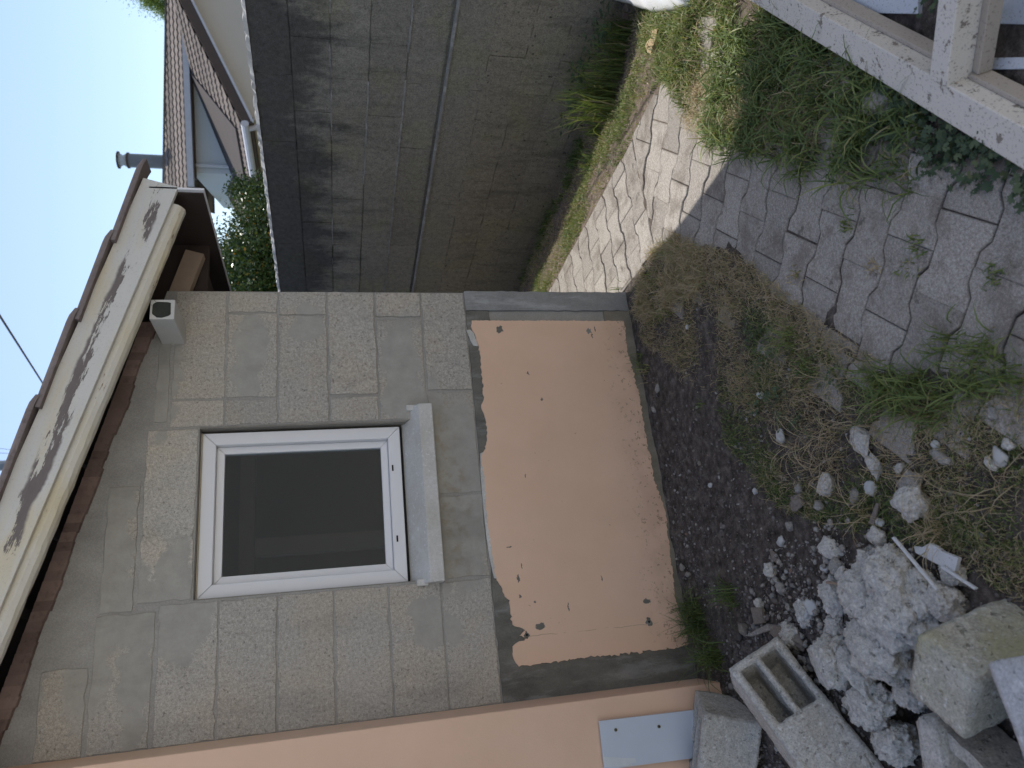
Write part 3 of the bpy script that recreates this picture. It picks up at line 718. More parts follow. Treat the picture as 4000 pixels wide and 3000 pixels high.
# ------------------------------------------------------------------ boundary wall
bA = np.array([1.2893, 2.3696]); bB = np.array([1.5301, -.216]); bt = (bB-bA)/np.linalg.norm(bB-bA); bn = np.array([-bt[1], bt[0]])
if bn[0] > 0: bn = -bn     # towards the garage
def bpt(s, o, z): p = bA+bt*s+bn*o; return (p[0], p[1], z)
bw = empty('boundary_wall', (1.41, 1.0, -.2), 'weathered grey concrete block boundary wall with black stains along its top', 'wall')
q = M(); q.prism([bpt(-9, -.002, -.4), bpt(5.5, -.002, -.4), bpt(5.5, -.2, -.4), bpt(-9, -.2, -.4)], (0, 0, 2.198)); build('wall_core', q, MT['boundary'], bw)
q = M(); tb = []
def bblock(s0, s1, z0, z1, o, j=.004, jj=None):
    b = len(q.v); t = rng.uniform(.3, .7); L = [(s0+j*.15, z0+j), (s1-j*.15, z0+j), (s1-j*.15, z1-j), (s0+j*.15, z1-j)]; pts_ = []
    for i in range(4):
        a, c = L[i], L[(i+1) % 4]; nn = max(2, int(math.hypot(c[0]-a[0], c[1]-a[1])/.05))
        for k in range(nn): pts_.append((a[0]+(c[0]-a[0])*k/nn+rng.normal(0, .0015), a[1]+(c[1]-a[1])*k/nn+rng.normal(0, .0018)))
    n = len(pts_); oo = o+rng.normal(0, .0012)
    for s_, z in pts_: q.v.append(bpt(s_, o-.01, z)); tb.append(t)
    for s_, z in pts_: q.v.append(bpt(s_, oo, z)); tb.append(t)
    for i in range(n): q.f.append((b+i, b+(i+1) % n, b+n+(i+1) % n, b+n+i))
    q.f.append(tuple(range(b+n, b+2*n)))
HB = .2058
for r in range(5):
    z1 = 1.802-HB*r; z0 = z1-HB; s_ = -9+(.25 if r % 2 else 0)
    while s_ < 5.4: bblock(s_, s_+.504, z0, z1, .003, .0032); s_ += .505
for r in range(6):
    z1 = .745-HB*r; z0 = z1-HB; s_ = -9+(.25 if r % 2 else 0)
    while s_ < 5.4: bblock(s_, s_+1.009, z0, z1, .022, .0006); s_ += 1.01
bf = build('block_face', q, MT['boundary'], bw)
# attribute must follow the vertex order
at = bf.data.attributes.new('tint', 'FLOAT', 'POINT'); at.data.foreach_set('value', np.array(tb, np.float32))
q = M(); q.prism([bpt(-9, .002, .7455), bpt(5.5, .002, .7455), bpt(5.5, .030, .7455), bpt(-9, .030, .7455)], (0, 0, .014)); 
build('ledge', q, MT['band_r'], bw)
def ragged(z, o, h, p=.5, lo=-9, hi=5.4, seed=0, name='joint_mortar', mat='band_r', th=.006, top=False):
    q_ = M(); s_ = lo; r_ = random.Random(seed)
    while s_ < hi:
        L = r_.uniform(.03, .10)
        if fbm(s_*1.3+seed*7, seed*3.1, 3) > (.5-p)*.5:
            a = h*r_.uniform(.5, 1.2); zz = z+r_.uniform(-.002, .002)
            q_.prism([bpt(s_, o, zz-a/2), bpt(s_+L, o, zz-a/2+r_.uniform(-.003, .003)), bpt(s_+L, o, zz+a/2), bpt(s_, o, zz+a/2)], tuple(np.array([bn[0], bn[1], 0])*th))
        s_ += L
    build(name, q_, MT[mat], bw)
ragged(1.802-HB*3, .001, .011, .60, seed=2); ragged(1.802-HB*4, .001, .010, .50, seed=5); ragged(1.802-HB*2, .001, .006, .35, seed=9)
# light lumpy mortar smeared along the top
q = M(); s_ = -9; prev = None
while s_ < 5.5:
    a = .008+.012*rng.random(); 
    row = [bpt(s_, .004+.012*rng.random(), 1.799-.004*rng.random()), bpt(s_, .008*rng.random(), 1.801+a), bpt(s_, -.10, 1.806+a*.6), bpt(s_, -.2, 1.797)]
    b = len(q.v); q.v += row
    if prev is not None:
        for k in range(3): q.f.append((prev+k, prev+k+1, b+k+1, b+k))
        q.f.append((prev, b, b+3, prev+3))
    prev = b; s_ += .03
build('top_mortar', q, MT['cap'], bw)

# ------------------------------------------------------------------ neighbouring houses beyond the boundary wall
YA = 8.0
ap = on_y(700, 0, YA); ev = on_y(945, 480, YA); sl2 = (ap[2]-ev[2])/(ap[0]-ev[0])
nA = np.cross(ap-ev, (0, 1, 0)); nA /= np.linalg.norm(nA)
J1 = hit(757, 290, nA, nA@ap); J2 = hit(925, 690, nA, nA@ap)
hb = J2-J1; hb[2] = 0; hb /= np.linalg.norm(hb); nB = np.array([hb[1], -hb[0], 0])
if nB[1] > 0: nB = -nB
ridx = ap[0]+.35; ridz = ev[2]+sl2*(ridx-ev[0])
nh = empty('neighbour_house', (ev[0], YA, 0), 'cream gabled house with brown verge and pinkish tiled roof showing above the block wall', 'house')
q = M(); q.prism([(ev[0]+.28, YA+.25, 0), (ridx+5, YA+.25, 0), (ridx+5, YA+.25, ridz-5*sl2), (ridx, YA+.25, ridz-.12), (ev[0]+.28, YA+.25, ev[2]-.10)], (0, 5, 0)); build('wall', q, MT['house'], nh)
def tiled(name, P0, du, L, dv, W_, par, mat, pitch=.30, wave=.022, col=.17, W2=None):
    """tiled slope: P0 eave corner, du along eave (length L), dv up the slope (length W_)"""
    du = np.array(du); dv = np.array(dv); nn = np.cross(du, dv); nn /= np.linalg.norm(nn)
    if nn[2] < 0: nn = -nn
    nr = int(W_/pitch)+1; q_ = M(); nc = int(L/col*4)
    for r in range(nr):
        a0, a1 = r*pitch, min(W_, r*pitch+pitch*1.08)
        b = len(q_.v)
        for a, l in ((a0, .035), (a1, .008)):
            for c in range(nc+1):
                s_ = L*c/nc; a_ = min(a, W_+((W2 or W_)-W_)*c/nc); q_.v.append(tuple(P0+du*s_+dv*a_+nn*(l+wave*abs(math.sin(math.pi*s_/col)))))
        for c in range(nc): q_.f.append((b+c, b+c+1, b+nc+2+c, b+nc+1+c))
        b = len(q_.v)
        for l in (0, 1):
            for c in range(nc+1):
                s_ = L*c/nc; a_ = min(a0, W_+((W2 or W_)-W_)*c/nc); q_.v.append(tuple(P0+du*s_+dv*a_+nn*(.0 if l == 0 else .035+wave*abs(math.sin(math.pi*s_/col)))))
        for c in range(nc): q_.f.append((b+c, b+c+1, b+nc+2+c, b+nc+1+c))
    return build(name, q_, MT[mat], par)
dv = ap-ev; dv[1] = 0; WA = np.linalg.norm(np.array([ridx, 0, ridz])-np.array([ev[0], 0, ev[2]])); dv /= np.linalg.norm(dv)
ra = tiled('roof', np.array([ev[0], YA, ev[2]]), (0, 1, 0), 5.2, dv, WA, nh, 'farroof')
dv2 = np.array([-dv[0], 0, dv[2]]); tiled('far_slope', np.array([ridx+4, YA, ridz-4*sl2]), (0, 1, 0), 5.2, dv2, 4/abs(dv[0]), nh, 'farroof')
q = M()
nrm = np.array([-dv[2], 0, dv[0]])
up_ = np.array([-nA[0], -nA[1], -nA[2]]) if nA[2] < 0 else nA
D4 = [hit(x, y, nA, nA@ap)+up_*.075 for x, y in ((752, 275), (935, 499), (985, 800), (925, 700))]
q.prism(D4, tuple(-up_*.05)); build('roof_shade_patch', q, MT['roof_shade'], nh); q = M()  # dark sheet painting the taller house's shadow onto this tiled slope
a = np.array([ev[0], YA-.02, ev[2]]); b_ = np.array([ridx, YA-.02, ridz])
q.prism([a, b_, b_-np.array([0, 0, .22]), a-np.array([0, 0, .17])], (0, .06, 0)); c_ = np.array([ridx+4, YA-.02, ridz-4*sl2]); q.prism([b_, c_, c_-np.array([0, 0, .22]), b_-np.array([0, 0, .22])], (0, .06, 0))
bb = build('bargeboard', q, MT['brown'], nh)
q = M(); q.prism([a-np.array([-.02, .025, .155]), b_-np.array([0, .025, .205]), b_-np.array([0, .025, .245]), a-np.array([-.02, .025, .20])], (0, .05, 0)); build('verge_trim', q, MT['gutter'], bb)
q = M(); q.tube([(ev[0]-.04, YA-.04, ev[2]-.05), (ev[0]-.04, YA+4.5, ev[2]-.05)], .07, 10); build('gutter', q, MT['gutter'], nh)
q = M(); q.tube([(ev[0]-.04, YA+.1, ev[2]-.10), (ev[0]+.02, YA+.12, ev[2]-.22), (ev[0]+.22, YA+.16, ev[2]-.34), (ev[0]+.22, YA+.16, .2)], .045, 8); build('downpipe', q, MT['gutter'], nh)
q = M(); q.box((ev[0]+.0, YA+.2, ev[2]-.16), (ev[0]+.3, YA+5, ev[2]-.11)); build('soffit', q, MT['brown'], nh)

E1 = hit(735, 690, nB, nB@J1); E2 = hit(722, 260, nB, nB@J1); zE = (E1[2]+E2[2])/2
nb2 = empty('tall_neighbour_house', (E1[0], E1[1], 0), 'pale house with a long tiled roof, grey gutter and steel chimney behind the cream gable', 'house')
EL = hit(740, 735, nB, nB@J1); EL[2] = zE; ER = J1.copy()-hb*3.4; ER[2] = zE
back = -nB
q = M(); wl0 = EL-hb*.35+back*.14; wr0 = ER+back*.14
q.prism([(wl0[0], wl0[1], 0), (wr0[0], wr0[1], 0), (wr0[0], wr0[1], zE-.05), (wl0[0], wl0[1], zE-.05)], tuple(back*5)); build('wall', q, MT['house_b'], nb2)
rise = math.tan(math.radians(24)); 
dvB = back*math.cos(math.atan(rise))+np.array([0, 0, math.sin(math.atan(rise))])
LB = np.linalg.norm(ER-EL)
tiled('roof', EL, tuple(-hb), LB, dvB, 2.05, nb2, 'farroof', W2=.7)
dvb = -back*math.cos(math.atan(rise))+np.array([0, 0, math.sin(math.atan(rise))]); 
tiled('far_slope', EL+back*2*2.05*math.cos(math.atan(rise)), tuple(-hb), LB, dvb, 2.05, nb2, 'farroof', W2=.7)
rt = EL+dvB*2.05
q = M(); lo = np.array([0, 0, .16]); q.prism([EL, rt, rt-lo, EL-lo], tuple(hb*.05)); build('bargeboard', q, MT['brown'], nb2)
q = M(); q.prism([EL+nB*.05-hb*.02, EL+nB*.05-hb*LB, EL+nB*.05-hb*LB-np.array([0, 0, .12]), EL+nB*.05-hb*.02-np.array([0, 0, .12])], tuple(nB*.12)); build('gutter', q, MT['gutter'], nb2)
q = M(); q.prism([EL-hb*.2+back*.02-np.array([0, 0, .10]), EL-hb*LB+back*.02-np.array([0, 0, .10]), EL-hb*LB+back*.16-np.array([0, 0, .10]), EL-hb*.2+back*.16-np.array([0, 0, .10])], (0, 0, -.04)); build('soffit', q, MT['brown'], nb2)
dp = EL-hb*.5+back*.09; q = M(); q.tube([(dp[0], dp[1], zE-.1), (dp[0], dp[1], .1)], .04, 8); build('downpipe', q, MT['gutter'], nb2)
re_ = EL-hb*LB+dvB*.7; q = M(); q.prism([rt, re_, re_+back*.12+np.array([0, 0, -.02]), rt+back*.12+np.array([0, 0, -.02])], (0, 0, .07)); build('ridge_cap', q, MT['farroof'], nb2)
cc = hit(620, 632, nB, nB@(rt)); cw = .155
ch = bpy.data.objects.new('chimney', None); COL.objects.link(ch); ch.parent = nb2; ch.location = Vector(cc)-nb2.location
q = M(); q.tube([cc-np.array([0, 0, .5]), cc+np.array([0, 0, .62])], cw, 20); build('flue', q, MT['chim'], ch, smooth=False)
q = M(); q.tube([cc+np.array([0, 0, .62]), cc+np.array([0, 0, .66]), cc+np.array([0, 0, .665])], [cw*1.15, cw*1.15, .05], 20); q.tube([cc+np.array([0, 0, .83]), cc+np.array([0, 0, .86])], [cw*1.25, cw*1.25], 20); build('cowl', q, MT['brown'], ch)
q = M(); q.tube([cc+np.array([0, 0, .66]), cc+np.array([0, 0, .745]), cc+np.array([0, 0, .83])], [cw*1.05, cw*.72, cw*1.05], 20); build('cowl_ring', q, MT['chimcap'], ch, smooth=True)

# ------------------------------------------------------------------ utility pole and wires
d = ray(25, 1818); d = d/np.linalg.norm(d); P = CC+d*11
pole = empty('utility_pole', (P[0], P[1], 0), 'grey steel pole rising behind the garage roof', 'pole')
q = M(); q.tube([(P[0], P[1], 0), (P[0], P[1], 7.0)], [.075, .058], 14); build('shaft', q, MT['pole'], pole, smooth=True)
q = M(); q.box((P[0]-.5, P[1]-.03, 6.4), (P[0]+.5, P[1]+.03, 6.48)); build('crossarm', q, MT['pole'], pole)
def wire(a, b, r, label, sag=.0):
    q_ = M(); n_ = 24; pts_ = [np.array(a)*(1-t)+np.array(b)*t-np.array([0, 0, sag*4*t*(1-t)]) for t in np.linspace(0, 1, n_)]
    q_.tube(pts_, r, 6); tag(build('overhead_wire', q_, MT['wire'], loc=tuple(a)), label, 'wire', 'wires in the sky')
ra_ = ray(0, 1235); rb_ = ray(185, 1525); ra_ /= np.linalg.norm(ra_); rb_ /= np.linalg.norm(rb_)
A = CC+ra_*9.; B = CC+rb_*13.; D = B-A
wire(A-D*2.2, B+D*.6, .011, 'thick twisted wire slanting down behind the garage roof tiles')
for k, (y0, y1) in enumerate(((1745, 1760), (1768, 1772))):
    a = CC+ray(-60, y0)*10.; b = CC+ray(70, y1)*11.5; D = b-a
    wire(a-D*.8, b+D*.2, .003, ('thin pale wire, upper one of the pair beside the steel pole', 'thin pale wire, the one of the pair nearer the steel pole')[k])

# ------------------------------------------------------------------ hedge and tree
def leaves(name, C_, size, mat, parent=None, tint=None, loc=(0, 0, 0), fold=.3, asp=.5):
    n_ = len(C_); a = rng.normal(size=(n_, 3)); a /= np.linalg.norm(a, axis=1, keepdims=True)
    b = rng.normal(size=(n_, 3)); b -= a*(a*b).sum(1, keepdims=True); b /= np.linalg.norm(b, axis=1, keepdims=True); c = np.cross(a, b)
    s_ = (size*rng.uniform(.6, 1.3, n_))[:, None]
    V_ = np.stack([C_-a*s_, C_+b*s_*asp+c*s_*fold*.5, C_+a*s_, C_-b*s_*asp+c*s_*fold*.5], 1)-np.array(loc)
    F1 = np.arange(n_*4).reshape(n_, 4)
    t = rng.random(n_) if tint is None else tint
    o = npmesh(name, V_.reshape(-1, 3), F1, MT[mat], {'tint': np.repeat(t, 4)})
    if parent is not None: o.parent = parent
    return o
lump_c = []
for px, py, Y, r in ((950, 1120, 4.6, .42), (930, 1040, 4.8, .42), (1000, 1040, 4.3, .45), (1010, 950, 4.6, .38), (1040, 1130, 4.2, .5), (985, 760, 5.0, .24), (1010, 850, 4.9, .30), (1040, 780, 4.8, .28), (925, 1000, 4.9, .24),
                     (1080, 900, 4.5, .5), (1120, 1060, 4.2, .6), (945, 735, 5.0, .16), (1075, 730, 4.8, .22), (885, 1120, 4.7, .25), (870, 1060, 4.8, .16)):
    lump_c.append((on_y(px, py, Y), r))
hloc = (lump_c[0][0][0], lump_c[0][0][1], 0)
hd = empty('hedge', hloc, 'dark glossy berry hedge growing behind the block wall beside the garage', 'hedge')
pts = []
for c, r in lump_c:
    n_ = int(3600*r**1.6/.25); p = rng.normal(size=(n_, 3)); p /= np.linalg.norm(p, axis=1, keepdims=True)
    p *= (rng.random(n_)**.45)[:, None]*r*(1+.28*rng.normal(size=n_))[:, None]; pts.append(c+p)
pts = np.concatenate(pts); pts = pts[pts[:, 0] > 1.62]
leaves('crown', pts, .021, 'hedge', hd, loc=hloc)
q = M()
for k in range(22):
    c, r = lump_c[k % len(lump_c)]; e = c+rng.normal(0, r*.5, 3); q.tube([(c[0]+.1, c[1]+.1, 0), (c[0], c[1], c[2]*.6), tuple(e)], [.018, .012, .003], 5)
build('stems', q, MT['bark'], hd)

tp = on_y(560, -190, 20)
tr = empty('tree', (tp[0]+1.0, 20, 0), 'feathery light green treetop at the edge of the sky behind the gable', 'tree')
q = M(); q.tube([(tp[0]+1, 20, 0), (tp[0]+.9, 20, 5), (tp[0]+.6, 20, tp[2])], [.25, .16, .05], 8)
for k in range(14):
    z = rng.uniform(4.5, tp[2]+.8); e = np.array([tp[0]+.6+rng.normal(0, 1.0), 20+rng.normal(0, .8), z+rng.uniform(0, .9)]); q.tube([(tp[0]+.8, 20, z-.4), tuple(e)], [.05, .01], 5)
build('trunk', q, MT['bark'], tr)
tips = [on_y(px, py, 20) for px, py in ((575, 0), (600, 12), (625, 30), (645, 38), (650, 20), (560, -20), (620, -20), (670, 0), (600, -70), (540, -100), (660, -90), (590, -160), (520, -220), (640, -220), (570, -300))]
pts = []
for k, t_ in enumerate(tips):
    n_ = 700 if k < 8 else 1600; pts.append(t_+rng.normal(size=(n_, 3))*(np.array([.16, .2, .17]) if k < 8 else np.array([.5, .5, .5])))
pts = np.concatenate(pts); leaves('crown', pts, .045, 'tree', tr, loc=(tp[0]+1.0, 20, 0), asp=.3)

# ------------------------------------------------------------------ rubble: hollow blocks
def holes_block(name, O, e1, e2, e3, L, W_, H, us, vs, holes, depth, mat, sub=4, amp=.0022, seed=0, chip=0, label=None, group=None, soften=.006):
    """open face spans e1 x e2, depth along e3. us/vs cut lines, holes: cells (i,j) sunk by depth"""
    q_ = M(); O = np.array(O, float); vid = {}
    def P(u, v, w_):
        k_ = (round(u, 5), round(v, 5), round(w_, 5))
        if k_ not in vid: vid[k_] = len(q_.v); q_.v.append(k_)
        return vid[k_]
    us = [0]+us+[L]; vs = [0]+vs+[W_]; ws = [0]+([depth] if holes else [])+[H]
    for i in range(len(us)-1):
        for j in range(len(vs)-1):
            a, b, c, d_ = us[i], us[i+1], vs[j], vs[j+1]; h = (i, j) in holes; z = depth if h else 0
            q_.f.append((P(a, c, z), P(b, c, z), P(b, d_, z), P(a, d_, z)))
            q_.f.append((P(a, c, H), P(a, d_, H), P(b, d_, H), P(b, c, H)))
            if h:
                for (x1, y1, x2, y2) in ((a, c, b, c), (b, c, b, d_), (b, d_, a, d_), (a, d_, a, c)): q_.f.append((P(x1, y1, 0), P(x2, y2, 0), P(x2, y2, z), P(x1, y1, z)))
    for k_ in range(len(ws)-1):
        w0, w1 = ws[k_], ws[k_+1]
        for i in range(len(us)-1):
            for v in (0, W_): q_.f.append((P(us[i], v, w0), P(us[i+1], v, w0), P(us[i+1], v, w1), P(us[i], v, w1)))
        for j in range(len(vs)-1):
            for u in (0, L): q_.f.append((P(u, vs[j], w0), P(u, vs[j+1], w0), P(u, vs[j+1], w1), P(u, vs[j], w1)))
    me = bpy.data.meshes.new(name); me.from_pydata(q_.v, [], q_.f)
    bm = bmesh.new(); bm.from_mesh(me); bmesh.ops.recalc_face_normals(bm, faces=bm.faces)
    sharp = [e for e in bm.edges if e.is_manifold and e.calc_face_angle(0) > .6]
    bmesh.ops.bevel(bm, geom=sharp, offset=soften, segments=2, affect='EDGES', clamp_overlap=True)
    for _ in range(sub):
        lg = [e for e in bm.edges if e.calc_length() > .011]
        if not lg: break
        bmesh.ops.subdivide_edges(bm, edges=lg, cuts=1, use_grid_fill=True)
    bm.normal_update(); rs = seed*3.7
    for v in bm.verts:
        p = v.co*1.0+Vector((rs, rs, rs)); k_ = mnoise.fractal(p*60, .8, 2.0, 3)*amp+mnoise.fractal(p*9, .8, 2, 3)*amp*1.6
        if chip:
            cen = Vector((L/2, W_/2, H/2)); dd = v.co-cen; ed = max(0, (abs(dd.x)/(L/2)+abs(dd.y)/(W_/2)+abs(dd.z)/(H/2))/3-.72)
            v.co -= dd*ed*chip*max(0, .35+mnoise.noise(p*11))
        v.co += v.normal*k_
    R3 = np.stack([e1, e2, e3], 1)
    ctr = O+R3@np.array([L/2, W_/2, H/2])
    for v in bm.verts: v.co = Vector(O+R3@np.array(v.co)-ctr)
    bm.to_mesh(me); bm.free(); me.polygons.foreach_set('use_smooth', [True]*len(me.polygons))
    o = bpy.data.objects.new(name, me); COL.objects.link(o); o.location = Vector(ctr); me.materials.append(MT[mat])
    if label: tag(o, label, 'concrete block', group)
    return o
def ortho(a, b):
    a = np.array(a, float); a /= np.linalg.norm(a); b = np.array(b, float); b -= a*(a@b); b /= np.linalg.norm(b); return a, b, np.cross(a, b)
GB = 'broken concrete blocks dumped by the house wall'
e1, e2, e3 = ortho((-.8293, -.5119, -.2243), (-.4130, .2908, .8631))
OA = np.array([-1.6612, -.8472, .0899])
A_ = holes_block('hollow_block', OA, e1, e2, e3, .50, .186, .18, [.024, .205, .235, .474], [.024, .084, .104, .160], {(1, 1), (1, 3)}, .15, 'hblock', seed=1, chip=.04, soften=.003,
            label='long hollow block lying on its side with two open slots and mortar splashes', group=GB)
# mortar splashes on its bed face
def splat(name, c, r, par, e1, e2, e3, th=.004, mat='lump', n_=26, seed=0):
    rs = np.random.default_rng(seed); q_ = M(); P_ = []
    for k in range(n_):
        t = 2*math.pi*k/n_; rr = r[0] if k % 2 else r[0]; P_.append(np.array(c)+e1*r[0]*math.cos(t)*rs.uniform(.72, 1.15)+e2*r[1]*math.sin(t)*rs.uniform(.72, 1.15))
    ctr = np.array(c); b = 0
    q_.v = [tuple(p-e3*(-.002)) for p in P_]+[tuple(ctr+(p-ctr)*.8-e3*th*rs.uniform(.7, 1.3)) for p in P_]+[tuple(ctr-e3*th*1.25)]
    for k in range(n_):
        k2 = (k+1) % n_; q_.f += [(k, k2, n_+k2, n_+k), (n_+k, n_+k2, 2*n_)]
    o = build(name, q_, MT[mat], None, smooth=True)
    return o
RA = lambda u, v, w_=0: OA+e1*u+e2*v+e3*w_
spl = []
for k, (u, v, ru, rv) in enumerate(((.36, .12, .045, .03), (.43, .06, .03, .02), (.33, .18, .028, .014), (.45, .15, .05, .03), (.40, .03, .022, .012), (.30, .03, .014, .012), (.34, .055, .012, .009), (.31, .10, .010, .010))):
    o = splat('mortar_splash', RA(u, v), (ru, rv), None, e1, e2, e3, .0035, 'lump', seed=k)
    for vtx in o.data.vertices: vtx.co -= A_.location
    o.location = (0, 0, 0); o.parent = A_
# B: block lying with its slots up against the wall
f1, f2, f3 = ortho((-.9184, .3641, .155), (.296, .8919, -.3418))   # length to the left, width back, depth = cross
f3 = -f3 if f3[2] > 0 else f3
OB = np.array([-1.8852, -.4446, .1925])
holes_block('hollow_block', OB, f1, f2, f3, .50, .22, .20, [.045, .24, .27, .46], [.038, .090, .125, .180], {(1, 1), (1, 3), (3, 1), (3, 3)}, .15, 'hblock', seed=2, chip=.05, soften=.003,
            label='hollow block with slots facing up and a mossy end, in front of the white board', group=GB)
g1, g2, g3 = ortho((-.6692, -.7352, -.1083), (-.7125, .6762, -.1873)); g3 = g3 if g3[2] < 0 else -g3
OC = np.array([-1.6814, -1.6327, .2402])
holes_block('broken_block', OC, g1, g2, g3, .145, .165, .29, [], [], set(), 0, 'hblock_moss', seed=5, amp=.003, chip=.08,
            label='large greenish broken block standing upright beside the mortar heap', group=GB, soften=.004)
h1, h2, h3 = ortho(on_z(4000, 2955, .25)-on_z(3862, 2590, .25), on_z(4000, 2490, .25)-on_z(3862, 2590, .25)); h3 = h3 if h3[2] < 0 else -h3
holes_block('broken_block', on_z(3848, 2585, .25), h1, h2, h3, .48, .20, .27, [], [], set(), 0, 'hblock_white', seed=8, amp=.0025, chip=.05,
            label='whitish solid block cut off by the picture corner beyond the greenish one', group=GB, soften=.004)
k1, k2, k3 = ortho(on_z(3697, 3000, .16)-on_z(3655, 2812, .16), on_z(3565, 2830, .16)-on_z(3655, 2812, .16)); k3 = k3 if k3[2] < 0 else -k3
OE = on_z(3655, 2812, .16)
E_ = holes_block('broken_block', OE, k1, k2, k3, .34, .075, .17, [], [], set(), 0, 'hblock', seed=11, amp=.003, chip=.4,
            label='snapped block end with a curved web sticking out, below the greenish block', group=GB, soften=.006)
web = M()
for k in range(13):
    t = k/12; p = OE+k1*(.045+.13*t)-k2*(.15*math.sin(t*1.4))-k3*.0; nrm2 = k1*.5*math.cos(t)+k2*.0
    for du, dw in ((-.018, .02), (.018, .02), (.018, .15), (-.018, .15)): web.v.append(tuple(p+k1*du*(1+.15*math.sin(k*2.3))+k3*dw))
for k in range(12):
    for j in range(4): j2 = (j+1) % 4; web.f.append((k*4+j, k*4+j2, k*4+4+j2, k*4+4+j))
web.f += [(0, 1, 2, 3), (51, 50, 49, 48)]
wo = build('web', web, MT['hblock'], E_, smooth=False)

# ------------------------------------------------------------------ lumps of mortar, stones, shards
def ico(sub):
    bm = bmesh.new(); bmesh.ops.create_icosphere(bm, subdivisions=sub, radius=1); v = np.array([x.co[:] for x in bm.verts]); f = np.array([[y.index for y in x.verts] for x in bm.faces]); bm.free(); return v, f
ICO = {k: ico(k) for k in (1, 2, 3, 4, 5)}
def lump(name, c, r, mat, sub=4, seed=0, rough=.35, fine=.10, flat=1., rz=0, label=None, cat=None, group=None, facet=0, freq=1.3):
    v, f = ICO[sub]; v = v.copy(); rs = seed*5.13; out = []
    rr = np.random.default_rng(seed+100); planes = [(lambda a: a/np.linalg.norm(a))(rr.normal(size=3)) for _ in range(facet)]
    for p in v:
        q_ = Vector(p)*freq+Vector((rs, rs*.7, -rs))
        k = 1+rough*mnoise.fractal(q_, .9, 2.1, 4)+fine*.5*mnoise.fractal(q_*8, .8, 2, 3)
        if sub > 3: vd = mnoise.voronoi(q_*3.2)[0]; k += fine*1.3*(vd[1]-vd[0])**.6-fine*.3; vd = mnoise.voronoi(q_*8.)[0]; k += fine*.5*(vd[1]-vd[0])**.6
        for pl in planes:
            d_ = float(p@pl)*k
            if d_ > .62: k *= .62/d_ if False else (.62+.12*(d_-.62))/d_
        out.append(p*k)
    v = np.array(out)*np.array(r if hasattr(r, '__len__') else (r, r, r*flat))
    c_, s_ = math.cos(rz), math.sin(rz); v = np.stack([v[:, 0]*c_-v[:, 1]*s_, v[:, 0]*s_+v[:, 1]*c_, v[:, 2]], 1)
    o = npmesh(name, v, f, MT[mat], smooth=sub > 2); o.location = tuple(c)
    if label: tag(o, label, cat or 'stone', group)
    return o
def gz(p, dz=0): return (p[0], p[1], float(ground_z(p[0], p[1]))+dz)
GL = 'lumps of old mortar in the rubble heap'
# px, py, assumed height, radii (m), turn, label
LU = [(3480, 2255, .07, (.085, .075, .07), .3, 'big rounded lump of crumbly mortar at the top of the heap under the white stick'),
      (3400, 2345, .07, (.10, .085, .07), 1.1, 'pale knobbly mortar lump in the middle of the heap'),
      (3500, 2400, .075, (.10, .10, .075), .2, 'broad crusty mortar lump between the heap middle and the greenish block'),
      (3445, 2530, .075, (.105, .085, .075), .8, 'large pale mortar lump just left of the greenish block'),
      (3250, 2590, .07, (.075, .10, .075), .5, 'rough light mortar lump standing alone beside the long hollow block'),
      (3345, 2610, .06, (.05, .08, .05), 2.0, 'narrow lump with a smooth face between the lone lump and the big pale one'),
      (3600, 2340, .05, (.075, .06, .05), .1, 'low crumbly lump below the end of the white stick'),
      (3690, 2350, .04, (.05, .05, .045), .9, 'small grey mortar lump next to the upper corner of the greenish block'),
      (3610, 2450, .05, (.07, .06, .05), .4, 'dusty mortar lump tucked against the greenish block'),
      (3270, 2330, .04, (.055, .06, .045), 1.4, 'gravelly brown lump at the far edge of the heap'),
      (3400, 2210, .04, (.05, .04, .04), .6, 'small yellowish lump beside the brown stick'),
      (3270, 2450, .03, (.05, .045, .035), 2.3, 'gritty dark lump at the foot of the heap'),
      (3390, 2745, .03, (.075, .10, .045), .25, 'flat broken slab leaning in the dark gap under the pale lumps'),
      (3560, 2700, .02, (.055, .05, .04), .2, 'crumbly lump half hidden under the greenish block'),
      (3720, 2240, .02, (.035, .03, .028), .2, 'small round clod next to the white strip'),
      (3300, 2790, -.03, (.10, .07, .04), 1.2, 'shaded slab in the hollow between the two lower blocks'),
      (3500, 2900, -.02, (.06, .08, .05), .2, 'shaded lump beside the snapped block end'),
      (3090, 2480, .02, (.05, .045, .035), .9, 'grey brown lump touching the corner of the long hollow block'),
      (3150, 2395, .02, (.05, .04, .035), .2, 'dirty lump between the hollow block corner and the heap')]
for k, (px, py, z, r, rz, lb) in enumerate(LU):
    p = on_z(px, py, z*.8); lump('mortar_lump', p, tuple(x*.86 for x in r), 'lump', 5, seed=k+1, rough=.30, fine=.13, rz=rz, freq=1.5, label=lb, cat='mortar lump', group=GL, facet=1 if k in (4, 5, 12, 15) else 0)
GS = 'loose stones and chips on the ground'
